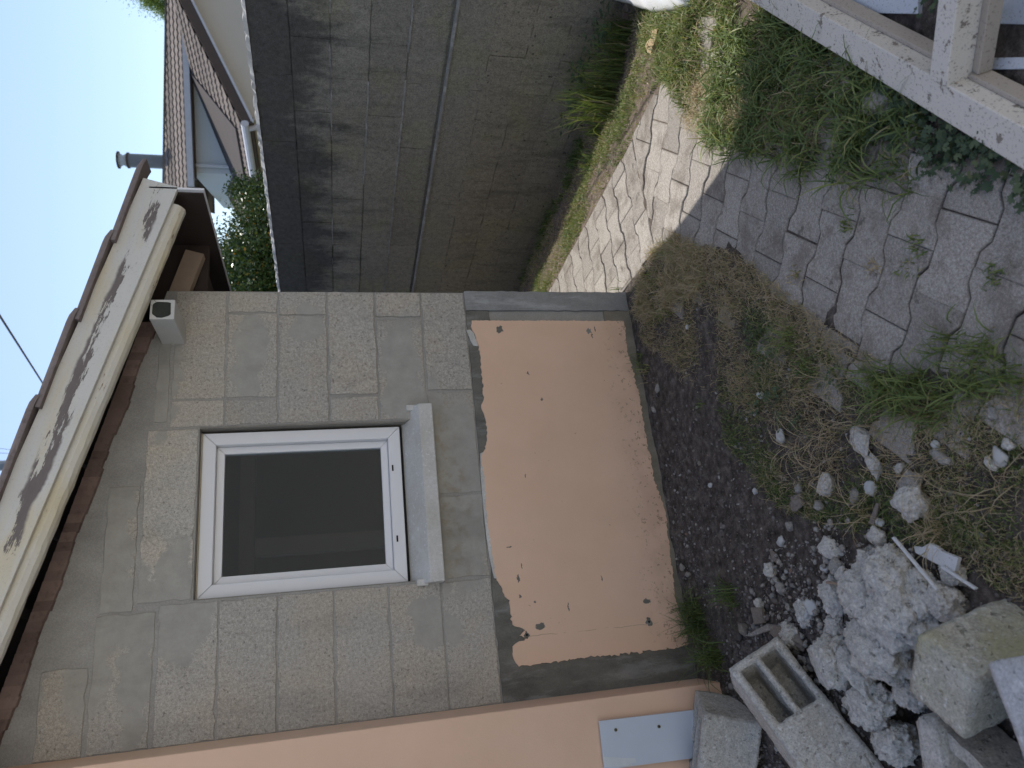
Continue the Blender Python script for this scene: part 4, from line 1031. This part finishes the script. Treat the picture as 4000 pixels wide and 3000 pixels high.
ST = [(3362, 1720, (.038, .034, .012), 'flat angular mortar chip alone on the green patch', 'lump', 3), (3420, 1818, (.017, .030, .014), 'long pitted chip below the flat angular one', 'lump', 2), (3512, 1832, (.014, .017, .010), 'small pale chip right of the long pitted one', 'lump', 2),
      (3563, 1882, (.026, .024, .018), 'round smooth grey stone above the crumbly ball', 'stone', 0), (3583, 1960, (.036, .036, .030), 'crumbly round mortar ball in the dry grass', 'lump', 0), (3676, 1783, (.013, .030, .012), 'small brick shaped stone in the dry grass', 'stone', 6),
      (3402, 1905, (.018, .020, .010), 'bright white chip near the flat yellowish stone', 'whitebit', 3), (3337, 1943, (.023, .014, .010), 'flat yellowish oval stone', 'stone', 1), (3230, 1890, (.024, .030, .018), 'grey crusty lump in the green patch', 'lump', 1),
      (3205, 1975, (.014, .016, .011), 'bluish grey chip below the crusty lump', 'stone', 2), (3115, 1910, (.013, .015, .010), 'brown round pebble on the dark soil', 'stone', 0), (3120, 1965, (.022, .028, .016), 'dark rough lump on the soil', 'shard', 1),
      (3052, 1706, (.019, .019, .012), 'white crumb on the dark soil below the tan grass', 'whitebit', 1), (3755, 1545, (.012, .015, .010), 'grey triangular chip beside the pavers', 'stone', 3), (3880, 1617, (.014, .014, .009), 'greenish pebble in the dry grass', 'stone', 2),
      (3900, 1782, (.020, .018, .012), 'whitish chip at the right of the dry grass', 'whitebit', 3), (3868, 1810, (.012, .018, .009), 'small speckled chip beside the whitish one', 'lump', 2), (3935, 1740, (.016, .012, .010), 'grey chip above the whitish one', 'lump', 2),
      (3653, 1735, (.010, .010, .008), 'white crumb next to the brick shaped stone', 'whitebit', 2), (3270, 2150, (.036, .030, .018), 'angular stone with a hole, at the far side of the heap', 'lump', 3), (3250, 2180, (.014, .014, .010), 'blue grey chip under the stone with a hole', 'stone', 2),
      (3305, 2212, (.026, .020, .013), 'smooth pale flat stone above the brown stick', 'stone', 2), (3245, 2220, (.012, .016, .010), 'small pale chip next to the smooth flat stone', 'whitebit', 2), (3008, 2233, (.022, .024, .020), 'white faced stone on the soil', 'lump', 3),
      (3053, 2296, (.018, .018, .012), 'round grey pebble by the long straw', 'stone', 0), (2971, 2360, (.017, .017, .014), 'speckled white pebble above the tile shards', 'lump', 1), (3045, 2118, (.013, .018, .010), 'white oval chip in the dark straw', 'whitebit', 1),
      (3082, 2055, (.017, .014, .010), 'dull grey chip beside the broad leaf', 'stone', 2), (3020, 2172, (.020, .014, .010), 'soil covered clod beside the white oval chip', 'shard', 1), (3200, 2370, (.016, .024, .014), 'white veined pebble leaning on the heap', 'whitebit', 1),
      (3180, 2405, (.012, .022, .012), 'narrow white veined pebble below the leaning one', 'whitebit', 1), (3450, 2100, (.024, .030, .014), 'rough oblong chip beside the top of the white stick', 'lump', 3), (3440, 2035, (.020, .012, .008), 'pale green painted chip above the rough oblong one', 'whitebit', 3),
      (3510, 2165, (.022, .016, .014), 'grey green chip under the white stick', 'lump', 2), (3340, 2250, (.022, .024, .018), 'grey lump between the flat stone and the heap', 'lump', 1), (3440, 2170, (.022, .020, .010), 'brown curled scrap next to the dead leaf', 'shard', 1),
      (2770, 1895, (.012, .008, .007), 'thin white splinter on the dark soil', 'whitebit', 3), (2940, 1918, (.011, .011, .008), 'white triangular crumb on the dark soil', 'whitebit', 3), (2730, 1810, (.008, .010, .007), 'brown pebble on the dark soil', 'shard', 0),
      (2975, 1545, (.012, .011, .010), 'white crumb at the edge of the green patch', 'whitebit', 2), (2680, 1277, (.010, .010, .008), 'small white crumb below the plastered corner', 'whitebit', 2), (2565, 1515, (.012, .02, .010), 'dusty pebble by the wall foot', 'stone', 2),
      (2545, 1600, (.010, .018, .008), 'grey pebble against the wall foot', 'stone', 1), (3300, 2440, (.014, .028, .014), 'curved mortar strip at the foot of the heap', 'lump', 0), (3130, 2500, (.018, .03, .016), 'earthy clod between heap and hollow block', 'shard', 1),
      (2660, 2215, (.018, .014, .010), 'angular chip near the green tuft by the wall', 'stone', 3), (2680, 2245, (.010, .016, .010), 'small angular chip beside it near the wall', 'stone', 3), (2900, 2455, (.018, .022, .014), 'stone at the root of the wall tuft', 'shard', 2)]
for k, (px, py, r, lb, mt, fc) in enumerate(ST):
    r = tuple(x*1.15 for x in r); p = on_z(px, py, .005); p = gz(p, r[2]*.75); lump('stone', p, r, mt, 4 if max(r) > .024 else 3, seed=k+40, rough=.35, fine=.10, rz=k*1.7, label=lb, cat='stone', group=GS, facet=fc)
# flat tile shards
def shard(name, pxs, z, th, mat, label, cat, group=None, tilt=0):
    P_ = [on_z(x, y, z) for x, y in pxs]; c = np.mean(P_, axis=0); q_ = M()
    P_ = [p+np.array([0, 0, tilt*((p-c)@np.array([.8, .6, 0]))]) for p in P_]
    q_.prism(P_, (0, 0, -th)); o = build(name, q_, MT[mat], loc=tuple(c-np.array([0, 0, th])), bevel=min(.0015, th*.3)); return tag(o, label, cat, group)
GT = 'flat shards near the wall tuft'
shard('tile_shard', [(2943, 2372), (2972, 2374), (2972, 2435), (2944, 2440)], .03, .010, 'shard', 'brown rectangular tile shard standing in the soil', 'shard', GT, .4)
shard('tile_shard', [(2925, 2482), (2985, 2440), (2995, 2462), (2940, 2486)], .04, .012, 'stone', 'pale pointed shard above the hollow block', 'shard', GT, .5)
shard('tile_shard', [(2996, 2440), (3052, 2448), (3072, 2490), (3030, 2495), (2998, 2475)], .035, .014, 'shard', 'dark flat shard touching the hollow block corner', 'shard', GT, -.3)
shard('wood_scrap', [(3420, 1965), (3432, 1967), (3412, 2052), (3390, 2045)], .025, .006, 'shard', 'brown wedge shaped wood scrap near the top of the white stick', 'wood scrap')
shard('wood_scrap', [(3225, 2270), (3360, 2290), (3358, 2298), (3225, 2280)], .07, .008, 'rafter', 'thin brown stick lying across the heap', 'stick')
shard('white_stick', [(3480, 2101), (3488, 2097), (3660, 2302), (3654, 2308)], .085, .008, 'plank', 'long white stick lying across the top of the heap', 'stick')
shard('white_strip', [(3668, 2216), (3678, 2210), (3812, 2298), (3806, 2306)], .045, .008, 'plank', 'white strip of wood lying on the broken white board', 'stick')
shard('white_board_piece', [(3568, 2134), (3600, 2138), (3628, 2122), (3655, 2135), (3680, 2155), (3742, 2180), (3728, 2234), (3700, 2225), (3628, 2188), (3575, 2160)], .035, .012, 'plank', 'broken white painted board piece right of the stick', 'board')
shard('dead_leaf', [(3395, 2150), (3420, 2140), (3440, 2165), (3430, 2190), (3410, 2195), (3396, 2175)], .03, .002, 'rafter', 'brown dead leaf above the heap', 'leaf', None, .3)

# white board screwed against the house wall
bd = empty('white_board', (-1.96, -.22, 0), 'narrow blue white board with two screws standing against the salmon wall', 'board')
q = M(); q.prism([(-1.883, -.222, .505), (-1.893, -.222, -.05), (-2.055, -.222, -.05), (-2.043, -.222, .510)], (0, .010, 0)); build('board', q, MT['panel'], bd, bevel=.001)
for px, py in ((2405, 2851), (2574, 2838)):
    c = on_y(px, py, -.222); q = M(); q.tube([(c[0], -.2221, c[2]), (c[0], -.2245, c[2])], .0062, 14); s1 = build('screw', q, MT['screw'], bd)
    q = M(); q.box((c[0]-.0035, -.2249, c[2]-.0009), (c[0]+.0035, -.2246, c[2]+.0009)); q.box((c[0]-.0009, -.2252, c[2]-.0035), (c[0]+.0009, -.22495, c[2]+.0035)); build('recess', q, MT['black'], s1)
q = M(); P = [on_y(x, y, -.2225) for x, y in ((2358, 2957), (2480, 2962), (2486, 2978), (2466, 2982), (2470, 2992), (2362, 2996))]; q.prism([(p[0], -.2223, p[2]) for p in P], (0, -.0006, 0)); build('tape', q, MT['tape'], bd)

# white sack and yellow foam on the sunny grass
GXs = [(2375, -30), (2382, -5), (2470, 22), (2545, 50), (2610, 48), (2700, 30), (2705, -10), (2690, -60)]
q = M(); ctr = on_z(2545, -120, .12); ring_ = [on_z(x, y, .012) for x, y in GXs]
ring_ += [on_z(2690, -260, .02), on_z(2540, -330, .02), on_z(2390, -230, .02)]
nr = len(ring_); LV = 9; 
for l in range(LV+1):
    t = l/LV
    for k in range(nr*5):
        a = ring_[k//5]; b = ring_[(k//5+1) % nr]; p = a+(b-a)*(k % 5)/5; c = p+(ctr-p)*t; h = .012+.13*math.sin(t*math.pi/2)**.7
        wv = .016*mnoise.noise(Vector((c[0]*16, c[1]*16, t*3)))+.010*math.sin(k*1.3+t*6)*(1-t)
        q.v.append((c[0], c[1], -.012+h+wv+.0))
n_ = nr*5
for l in range(LV):
    for k in range(n_): k2 = (k+1) % n_; q.f.append((l*n_+k, l*n_+k2, (l+1)*n_+k2, (l+1)*n_+k))
o = build('white_sack', q, MT['bag'], loc=tuple(ctr*np.array([1, 1, 0])), smooth=True); tag(o, 'crumpled white sack lying on the sunny grass by the block wall', 'sack')
sf_ = o.modifiers.new('thick', 'SOLIDIFY'); sf_.thickness = .002
shard('foam_piece', [(2568, 108), (2562, 150), (2550, 180), (2541, 210), (2528, 205), (2519, 180), (2528, 160), (2540, 150), (2548, 118)], .005, .03, 'foam', 'small yellow foam scrap on the sunlit soil', 'scrap')

# ------------------------------------------------------------------ old white frame lying at the right
eb = np.array([-.880, -.475, 0]); eb /= np.linalg.norm(eb); nh_ = np.array([-eb[1]*-1, 0, 0]); nh_ = np.array([.475, -.880, 0])
th = math.radians(24); em = nh_*math.cos(th)+np.array([0, 0, math.sin(th)]); en = -nh_*math.sin(th)+np.array([0, 0, math.cos(th)])
B0 = on_z(4000, 500, .085)      # on the near top edge
def fb(name, u0, u1, m0, m1, n0, n1, mat, par, bev=.003, sub=True):
    q_ = M(); R3 = np.stack([eb, em, en], 1); q_.box((u0, m0, n0), (u1, m1, n1), R3, B0); return build(name, q_, MT[mat], par, bevel=bev)
fr = empty('door_frame', tuple(B0-eb*1.0-np.array([0, 0, .1])), 'old white painted wooden door frame lying tilted on the grass', 'door frame')
WB, TB = .084, .086
fb('stile', -2.6, .75, -WB, 0, -TB, 0, 'frame', fr)
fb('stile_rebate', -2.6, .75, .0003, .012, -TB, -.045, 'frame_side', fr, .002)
sm0 = (on_z(3663, 306, .12)-B0)@eb
fb('rail', sm0-.062, sm0+.0, -.006, 1.6, -.075, .004, 'frame', fr)
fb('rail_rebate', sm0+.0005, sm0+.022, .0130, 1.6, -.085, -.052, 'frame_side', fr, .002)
fb('stile', -2.6, .75, 1.61, 1.69, -TB, 0, 'frame', fr)
fb('rail', -2.55, -2.47, .0004, 1.6, -.048, .001, 'frame', fr)
# panels stacked beneath the frame
shard('shutter_panel', [(3300, -330), (3300, -10), (3405, 52), (3585, 54), (3592, -330)], .0, .02, 'shutter', 'blue white flat panel under the door frame, on the grass side of its cross rail', 'panel', 'white panels under the frame')
shard('shutter_panel', [(3870, -330), (3862, 62), (3885, 92), (4140, 100), (4160, -330)], .0, .02, 'shutter', 'dirty white panel with a lip under the door frame, beyond its cross rail', 'panel', 'white panels under the frame')
shard('slat', [(3845, 226), (4160, 220), (4160, 268), (3850, 272)], -.0, .012, 'shutter', 'narrow white slat lying in the dark gap inside the door frame', 'slat')
s1 = on_z(3395, 385, .03); lump('stone', gz(s1, .01), (.06, .045, .03), 'stone', 4, seed=91, rough=.25, fine=.05, rz=.4, label='half buried grey stone in the grass beside the door frame', cat='stone', group=GS, facet=3)

bh = empty('rear_bounce_house', (0, -9, 0), 'cream rendered house added unseen behind the photographer to bounce sunlight', 'house')  # unseen house added so its sunlit front brightens the shaded garage wall
build('wall', M().box((-9, -8.3, -.2), (9, -8, 6.6)), MT['bounce_facade'], bh)  # front wall of the added bounce house
q = M(); q.prism([(-9.3, -7.8, 6.6), (-9.3, -13, 8.6), (-9.3, -13, 8.4), (-9.3, -7.8, 6.45)], (18.6, 0, 0)); build('roof', q, MT['tile'], bh)  # roof of the added bounce house
for k in range(4):
    x0 = (-8.6, -7.0, 6.2, 7.6)[k]; f_ = build('window', M().box((x0, -7.999, 1.0), (x0+1.2, -7.96, 2.3)), MT['pvc'], bh); build('pane', M().box((x0+.08, -7.958, 1.08), (x0+1.12, -7.95, 2.22)), MT['black'], f_)  # windows and panes of the added bounce house
def m_sheet():
    n = N('translucent_sheet'); n.col((.75, .75, .73)); tr = n.n.new('ShaderNodeBsdfTranslucent'); tr.inputs[0].default_value = (.80, .80, .78, 1)
    mx = n.n.new('ShaderNodeMixShader'); mx.inputs[0].default_value = .62; n.l.new(n.b.outputs[0], mx.inputs[1]); n.l.new(tr.outputs[0], mx.inputs[2])
    n.l.new(mx.outputs[0], n.n['Material Output'].inputs[0]); return n.m
# added sheet overhead, out of view, cut to the foreground's shade outline
HP = 3.45; off = SUN/SUN[2]*HP
poly = [(-2.7, -1.0), (-.6, -1.0), (.06, -1.22), (.33, -1.52), (.98, -2.3), (.98, -2.45), (-2.7, -2.45)]
q = M(); q.poly([(x+off[0], y+off[1], HP) for x, y in poly])
o = build('shade_sheet', q, m_sheet(), loc=(-1.5+off[0], -2+off[1], HP)); tag(o, 'thin white sheet added overhead, out of view, to shade the foreground', 'shade sheet')

# ------------------------------------------------------------------ gravel, one mesh
v1, f1_ = ICO[1]
def scatter_gravel(name, C_, r, label_kind=True):
    n_ = len(C_); V_ = np.repeat(v1[None], n_, 0)*(1+rng.normal(0, .22, (n_, len(v1), 1)))
    sc_ = r[:, None]*rng.uniform(.55, 1.15, (n_, 3)); a = rng.random(n_)*6.28; V_ = V_*sc_[:, None, :]
    ca, sa = np.cos(a)[:, None], np.sin(a)[:, None]; x = V_[:, :, 0]*ca-V_[:, :, 1]*sa; y = V_[:, :, 0]*sa+V_[:, :, 1]*ca
    V_ = np.stack([x, y, V_[:, :, 2]*.8], 2)+C_[:, None, :]
    F2 = (f1_[None]+np.arange(n_)[:, None, None]*len(v1)).reshape(-1, 3)
    o = npmesh(name, V_.reshape(-1, 3), F2, MT['gravel']); return tag(o, kind='stuff')
def inpoly_pts(n_, P, dens=None):
    P = np.array(P); lo, hi = P.min(0), P.max(0); out = []
    tot = 0
    while tot < n_:
        q_ = lo+(hi-lo)*rng.random((n_*2, 2)); q_ = q_[pin(q_[:, 0], q_[:, 1], P)]
        if dens is not None: q_ = q_[rng.random(len(q_)) < dens(q_[:, 0], q_[:, 1])]
        out.append(q_); tot += len(q_)
    return np.concatenate(out)[:n_]
SOILP = [(-.1, -.02), (-1.78, -.02), (-1.82, -.25), (-2.2, -.35), (-2.2, -1.6), (-1.5, -1.9), (-1.2, -1.85), (-1.0, -1.45), (-.74, -1.25), (-.5, -1.05), (-.3, -.9), (-.1, -.5)]
g1_ = inpoly_pts(15000, SOILP, lambda x, y: np.clip(.12+.9*np.clip((-x-.55)/1.0, 0, 1)*np.clip(vnoise(x*5, y*5)*1.6-.25, .1, 1), 0, 1))
g2_ = inpoly_pts(1400, [(.62, 3), (1.25, 3), (1.45, -.8), (.6, -.8)])
gp = np.concatenate([g1_, g2_]); gr = .0012+.0080*rng.random(len(gp))**6
gC = np.stack([gp[:, 0], gp[:, 1], ground_z(gp[:, 0], gp[:, 1])+gr*.3], 1)
scatter_gravel('gravel', gC, gr)
g4_ = inpoly_pts(800, [(-1.40, -.75), (-1.62, -.62), (-1.85, -.95), (-1.78, -1.45), (-1.5, -1.5), (-1.35, -1.2)])
gr4 = .002+.011*rng.random(len(g4_))**4; scatter_gravel('mortar_crumbs', np.stack([g4_[:, 0], g4_[:, 1], ground_z(g4_[:, 0], g4_[:, 1])+gr4*.4+.012], 1), gr4).data.materials[0] = MT['stone']
# coarser rubble between blocks and heap
g3_ = inpoly_pts(900, [(-1.45, -.65), (-1.83, -.25), (-2.1, -.4), (-2.1, -1.7), (-1.75, -1.75), (-1.5, -1.35)])
gr = .005+.013*rng.random(len(g3_))**2.5; scatter_gravel('rubble_gravel', np.stack([g3_[:, 0], g3_[:, 1], ground_z(g3_[:, 0], g3_[:, 1])+gr*.4], 1), gr)

# ------------------------------------------------------------------ grass
def blades(name, C_, h, bend, wd, tint, seg=4, lean=None, mat='grass'):
    n_ = len(C_); a = rng.random(n_)*2*math.pi if lean is None else lean; dx, dy = np.cos(a), np.sin(a)
    t = np.linspace(0, 1, seg+1)[None, :]; hh = h[:, None]; bb = bend[:, None]
    ang_ = bb*t*1.0; # progressive bend
    st = hh/seg; th_ = bb*(t[:, 1:]-.5/seg)*1.5+rng.normal(0, .10, (n_, seg))
    hx = np.concatenate([np.zeros((n_, 1)), np.cumsum(np.sin(th_)*st, 1)], 1); hz = np.concatenate([np.zeros((n_, 1)), np.cumsum(np.cos(th_)*st, 1)], 1)
    hz = np.maximum(hz, .002)
    wig = np.cumsum(rng.normal(0, .12, (n_, seg+1)), 1)*st[:, :1]*.9
    px = C_[:, 0:1]+dx[:, None]*hx-dy[:, None]*wig; py = C_[:, 1:2]+dy[:, None]*hx+dx[:, None]*wig; pz = C_[:, 2:3]+hz
    tw = rng.normal(0, .5, n_); sx = -dy*np.cos(tw); sy = dx*np.cos(tw); sz = np.sin(tw)
    ww = wd[:, None]*(1-t**2.2*.92)
    L_ = np.stack([px-sx[:, None]*ww, py-sy[:, None]*ww, pz-sz[:, None]*ww], 2); R2 = np.stack([px+sx[:, None]*ww, py+sy[:, None]*ww, pz+sz[:, None]*ww], 2)
    V_ = np.stack([L_, R2], 2).reshape(n_, -1, 3)
    k = np.arange(seg)*2; F0 = np.stack([k, k+1, k+3, k+2], 1); F2 = (F0[None]+(np.arange(n_)*(seg+1)*2)[:, None, None]).reshape(-1, 4)
    tt = np.repeat(tint[:, None], (seg+1)*2, 1); tt = np.clip(tt+rng.normal(0, .02, tt.shape), 0, 1)
    o = npmesh(name, V_.reshape(-1, 3), F2, MT[mat], {'tint': tt.ravel()}); return tag(o, kind='stuff')
def G3(p, dz=-.003): return np.stack([p[:, 0], p[:, 1], ground_z(p[:, 0], p[:, 1])+dz], 1)
def patch(name, n_, P, h, bend, wd, tint, dens=None, clump=0, mat='grass', seg=4, onpath=False):
    p = inpoly_pts(n_, P, dens)
    if clump:
        c = p[rng.integers(0, len(p), n_//clump)]; p = c[rng.integers(0, len(c), n_)]+rng.normal(0, .016, (n_, 2))
        if not onpath: p = p[p[:, 0] > -5]
    C_ = G3(p); n2 = len(p)
    if onpath: C_[:, 2] = np.maximum(C_[:, 2], .0)
    H = rng.uniform(h[0], h[1], n2)*rng.uniform(.6, 1, n2); Bn = rng.uniform(bend[0], bend[1], n2); Wd = rng.uniform(wd[0], wd[1], n2)
    T = np.clip(rng.normal(tint[0], tint[1], n2), 0, 1)
    return blades(name, C_, H, Bn, Wd, T, seg, mat=mat)
lean_r = None
# sunlit strip between the path and the block wall
STRIP = [(.64, -1.0), (1.38, -1.3), (1.40, 0), (1.30, 1.6), (1.2, 4.5), (.64, 4.5)]
patch('grass', 9000, STRIP, (.02, .06), (.5, 1.9), (.0010, .0026), (.58, .2), lambda x, y: np.clip(vnoise(x*5+3, y*4)*1.7-.45, .03, 1), 0)
patch('grass', 12000, [(.63, 4.5), (.63, -.9), (1.06, -.9), (1.0, 1), (.86, 4.5)], (.02, .065), (.4, 1.7), (.0009, .0024), (.42, .15), lambda x, y: np.clip(vnoise(x*7, y*4+5)*2.6-1.0, .04, 1), 0)
patch('dry_grass', 5000, [(.85, 4), (1.25, 4), (1.45, .2), (1.35, -.6), (.95, -.6)], (.02, .07), (1.0, 2.6), (.0006, .0013), (.82, .12), lambda x, y: np.clip(vnoise(x*5+31, y*4)*2-.6, .05, 1), 0)
patch('grass', 1500, [(1.12, 2.6), (1.28, 2.6), (1.42, .2), (1.25, 0)], (.03, .10), (.4, 1.6), (.001, .003), (.18, .12), lambda x, y: np.clip(vnoise(x*5, y*3+9)*2-.7, .03, 1), 24)
# tall sunlit tufts standing by the wall
for (px, py, n_, hm) in ((2370, 370, 120, .40), (2375, 430, 90, .38), (2390, 300, 60, .30), (2420, 130, 110, .24), (2400, 230, 90, .26), (2330, 500, 50, .18), (2300, 640, 40, .14)):
    c = on_z(px, py, -.06); p = c[None, :2]+rng.normal(0, (.030, .045), (n_, 2)); n2 = len(p)
    blades('grass', G3(p), rng.uniform(.4, 1, n2)*hm, rng.uniform(.1, 1.0, n2), rng.uniform(.0022, .0050, n2), np.clip(rng.normal(.34, .16, n2), 0, 1), 6)
# lush grass between path, wall and frame
LUSH = [(.66, -.74), (.36, -.88), (.16, -1.02), (-.02, -1.20), (-.18, -1.38), (-.33, -1.52), (-.49, -1.62), (-.62, -1.78), (-.35, -1.84), (.1, -1.62), (.5, -1.5), (1.0, -1.45), (1.42, -1.3), (1.45, -.5), (1.05, -.55)]
patch('grass', 13500, LUSH, (.025, .095), (.5, 2.3), (.0011, .0028), (.46, .26), lambda x, y: np.clip(vnoise(x*6+1, y*6)*2.4-.7, .08, 1), 0, seg=5)
patch('grass', 3800, [(.62, -.78), (.95, -.72), (1.25, -1.2), (.55, -1.42), (.32, -1.22), (.40, -.95)], (.05, .13), (.5, 1.9), (.0014, .0032), (.46, .16), lambda x, y: np.clip(vnoise(x*7+3, y*7)*2.4-.6, .1, 1), 0, seg=5)
patch('grass', 2600, [(.10, -1.00), (-.05, -1.14), (-.25, -1.35), (-.5, -1.58), (-.66, -1.80), (-.45, -1.88), (.1, -1.60), (.35, -1.3), (.3, -1.0)], (.08, .20), (1.0, 2.4), (.0016, .0034), (.30, .16), None, 16, seg=7)
patch('dry_grass', 3500, [(.35, -.86), (.12, -1.0), (-.18, -1.36), (-.35, -1.5), (-.2, -1.55), (.1, -1.3), (.4, -1.05)], (.04, .10), (1.2, 2.4), (.0007, .0014), (.86, .08), None, 12)
# dead matted clump at the garage corner
CL = [(-.02, -.22), (.0, -.40), (-.05, -.60), (-.16, -.70), (-.25, -.80), (-.34, -.76), (-.36, -.55), (-.30, -.30), (-.16, -.12)]
patch('dry_grass', 5200, CL, (.03, .11), (.8, 2.6), (.0008, .0018), (.88, .15), lambda x, y: np.clip(vnoise(x*9, y*9)*2-.5, .1, 1), 16, onpath=True)
patch('grass', 700, CL, (.03, .09), (.5, 2.0), (.0009, .0019), (.56, .12), None, 14, onpath=True)
patch('dry_grass', 6500, [(-.1, -.08), (-.30, -.10), (-.65, -.45), (-1.0, -.95), (-1.1, -1.3), (-.95, -1.42), (-.75, -1.28), (-.55, -1.12), (-.38, -1.0), (-.15, -.72), (-.05, -.4)], (.02, .09), (1.2, 2.6), (.0005, .0011), (.80, .16), lambda x, y: np.clip(vnoise(x*6+5, y*6)*2-.6, .05, 1), 0)
# green and dry growth between soil and pavers
MID = [(-.45, -.85), (-.55, -1.02), (-.76, -1.22), (-1.02, -1.40), (-1.12, -1.62), (-1.3, -1.95), (-1.55, -1.75), (-1.45, -1.3), (-1.25, -.85), (-.95, -.62), (-.6, -.7)]
patch('grass', 9000, MID, (.015, .055), (1.1, 2.8), (.0007, .0016), (.28, .2), lambda x, y: np.clip(vnoise(x*6, y*6+2)*2.6-.9, .06, 1), 0)
patch('dry_grass', 3800, MID, (.02, .09), (1.3, 2.9), (.0005, .0010), (.84, .12), lambda x, y: np.clip(vnoise(x*6+7, y*6)*2.4-.9, .06, 1), 0, seg=6)
patch('dry_grass', 6000, [(-1.1, -1.5), (-1.2, -1.9), (-1.75, -2.0), (-1.7, -1.75), (-1.5, -1.5), (-1.3, -1.3)], (.015, .06), (1.3, 2.8), (.0006, .0013), (.74, .22), lambda x, y: np.clip(vnoise(x*7+7, y*7)*2.4-.8, .08, 1), 0)
patch('dry_grass', 260, [(-.8, -1.1), (-1.1, -1.4), (-1.4, -1.8), (-1.5, -1.5), (-1.2, -.95)], (.10, .26), (1.3, 2.2), (.0008, .0014), (.86, .07), None, 12, seg=9)
patch('grass', 500, [(-.98, -1.42), (-1.08, -1.60), (-1.2, -1.85), (-1.22, -1.62), (-1.1, -1.42)], (.07, .16), (.8, 1.9), (.0013, .0024), (.36, .13), None, 12, seg=6)
# tufts by the wall foot and between the slabs
for (px, py, n_, hm, t0) in ((2740, 2440, 150, .20, .16), (2720, 2380, 90, .18, .2), (2860, 2330, 80, .14, .2), (2800, 2560, 120, .22, .22), (2500, 1415, 34, .10, .3), (2530, 1440, 22, .08, .6), (2740, 1580, 14, .04, .25), (3100, 1330, 60, .12, .3), (3170, 1440, 70, .11, .3),
                             (2420, 1150, 16, .14, .35), (3110, 1080, 30, .04, .8), (3560, 1040, 30, .04, .5), (3310, 880, 36, .035, .4), (3590, 965, 30, .045, .4), (3885, 1080, 36, .04, .4), (3425, 1030, 24, .05, .85), (3700, 1340, 50, .10, .4), (3850, 1380, 80, .12, .4), (3960, 1460, 50, .12, .4)):
    c = on_z(px, py, 0); p = c[None, :2]+rng.normal(0, .016 if hm < .06 else .026, (n_, 2)); C_ = G3(p)
    if hm < .06: C_[:, 2] = np.maximum(C_[:, 2], -.004)
    blades('grass', C_, rng.uniform(.4, 1, n_)*hm, rng.uniform(.3, 2.0, n_), rng.uniform(.0010, .0026, n_), np.clip(rng.normal(t0, .12, n_), 0, 1), 6)
patch('dry_grass', 2600, [(-.06, -.45), (-.18, -.74), (-.38, -1.02), (-.60, -1.18), (-.82, -1.34), (-1.0, -1.5), (-.92, -1.28), (-.55, -1.0), (-.38, -.85), (-.25, -.6)], (.02, .07), (1.2, 2.7), (.0006, .0013), (.86, .12), None, 0, onpath=True)
# low leafy weeds beside the frame and clover
def weeds(n_, P, size, tint, name='weeds', zr=(.005, .05)):
    p = inpoly_pts(n_, P); c = p[rng.integers(0, len(p), n_//9+1)]; p = c[rng.integers(0, len(c), n_)]+rng.normal(0, size*1.5, (n_, 2))
    K = 7; V_ = []; F2 = []; T_ = []
    for i in range(n_):
        r_ = size*rng.uniform(.5, 1.2); x, y = p[i]; z = float(max(ground_z(x, y), -.01))+rng.uniform(*zr); a0 = rng.random()*6.28; nx_, ny_ = rng.normal(0, .35, 2); b = len(V_); V_.append((x, y, z))
        for k in range(K*2):
            t = a0+2*math.pi*k/(K*2)*.93; rr = r_*(1. if k % 2 == 0 else .66); dx, dy = rr*math.cos(t), rr*math.sin(t); V_.append((x+dx, y+dy, z+nx_*dx+ny_*dy+.12*rr*(k % 2)))
        for k in range(K*2-1): F2.append((b, b+1+k, b+2+k))
        T_ += [min(1, max(0, rng.normal(tint, .2)))]*(K*2+1)
    return tag(npmesh(name, np.array(V_), np.array(F2), MT['weed'], {'tint': np.array(T_)}), kind='stuff')
weeds(620, [(-.40, -1.66), (-.62, -1.82), (-.86, -2.05), (-1.0, -2.2), (-.80, -2.2), (-.55, -2.0), (-.35, -1.85)], .013, .45)
weeds(420, [(.64, 2), (.8, 1.5), (.85, -.6), (1.2, -1.1), (.4, -1.1), (.64, -.7)], .006, .8)
weeds(260, [(-.6, -1.0), (-1.0, -1.35), (-1.15, -1.1), (-.8, -.75)], .007, .6)
weeds(200, [(-.2, -1.95), (-.45, -2.12), (-.2, -2.4), (.3, -2.2)], .013, .5)
weeds(160, [(1.15, .3), (1.42, .2), (1.45, -.6), (1.25, -.5)], .02, .3, zr=(.01, .10))
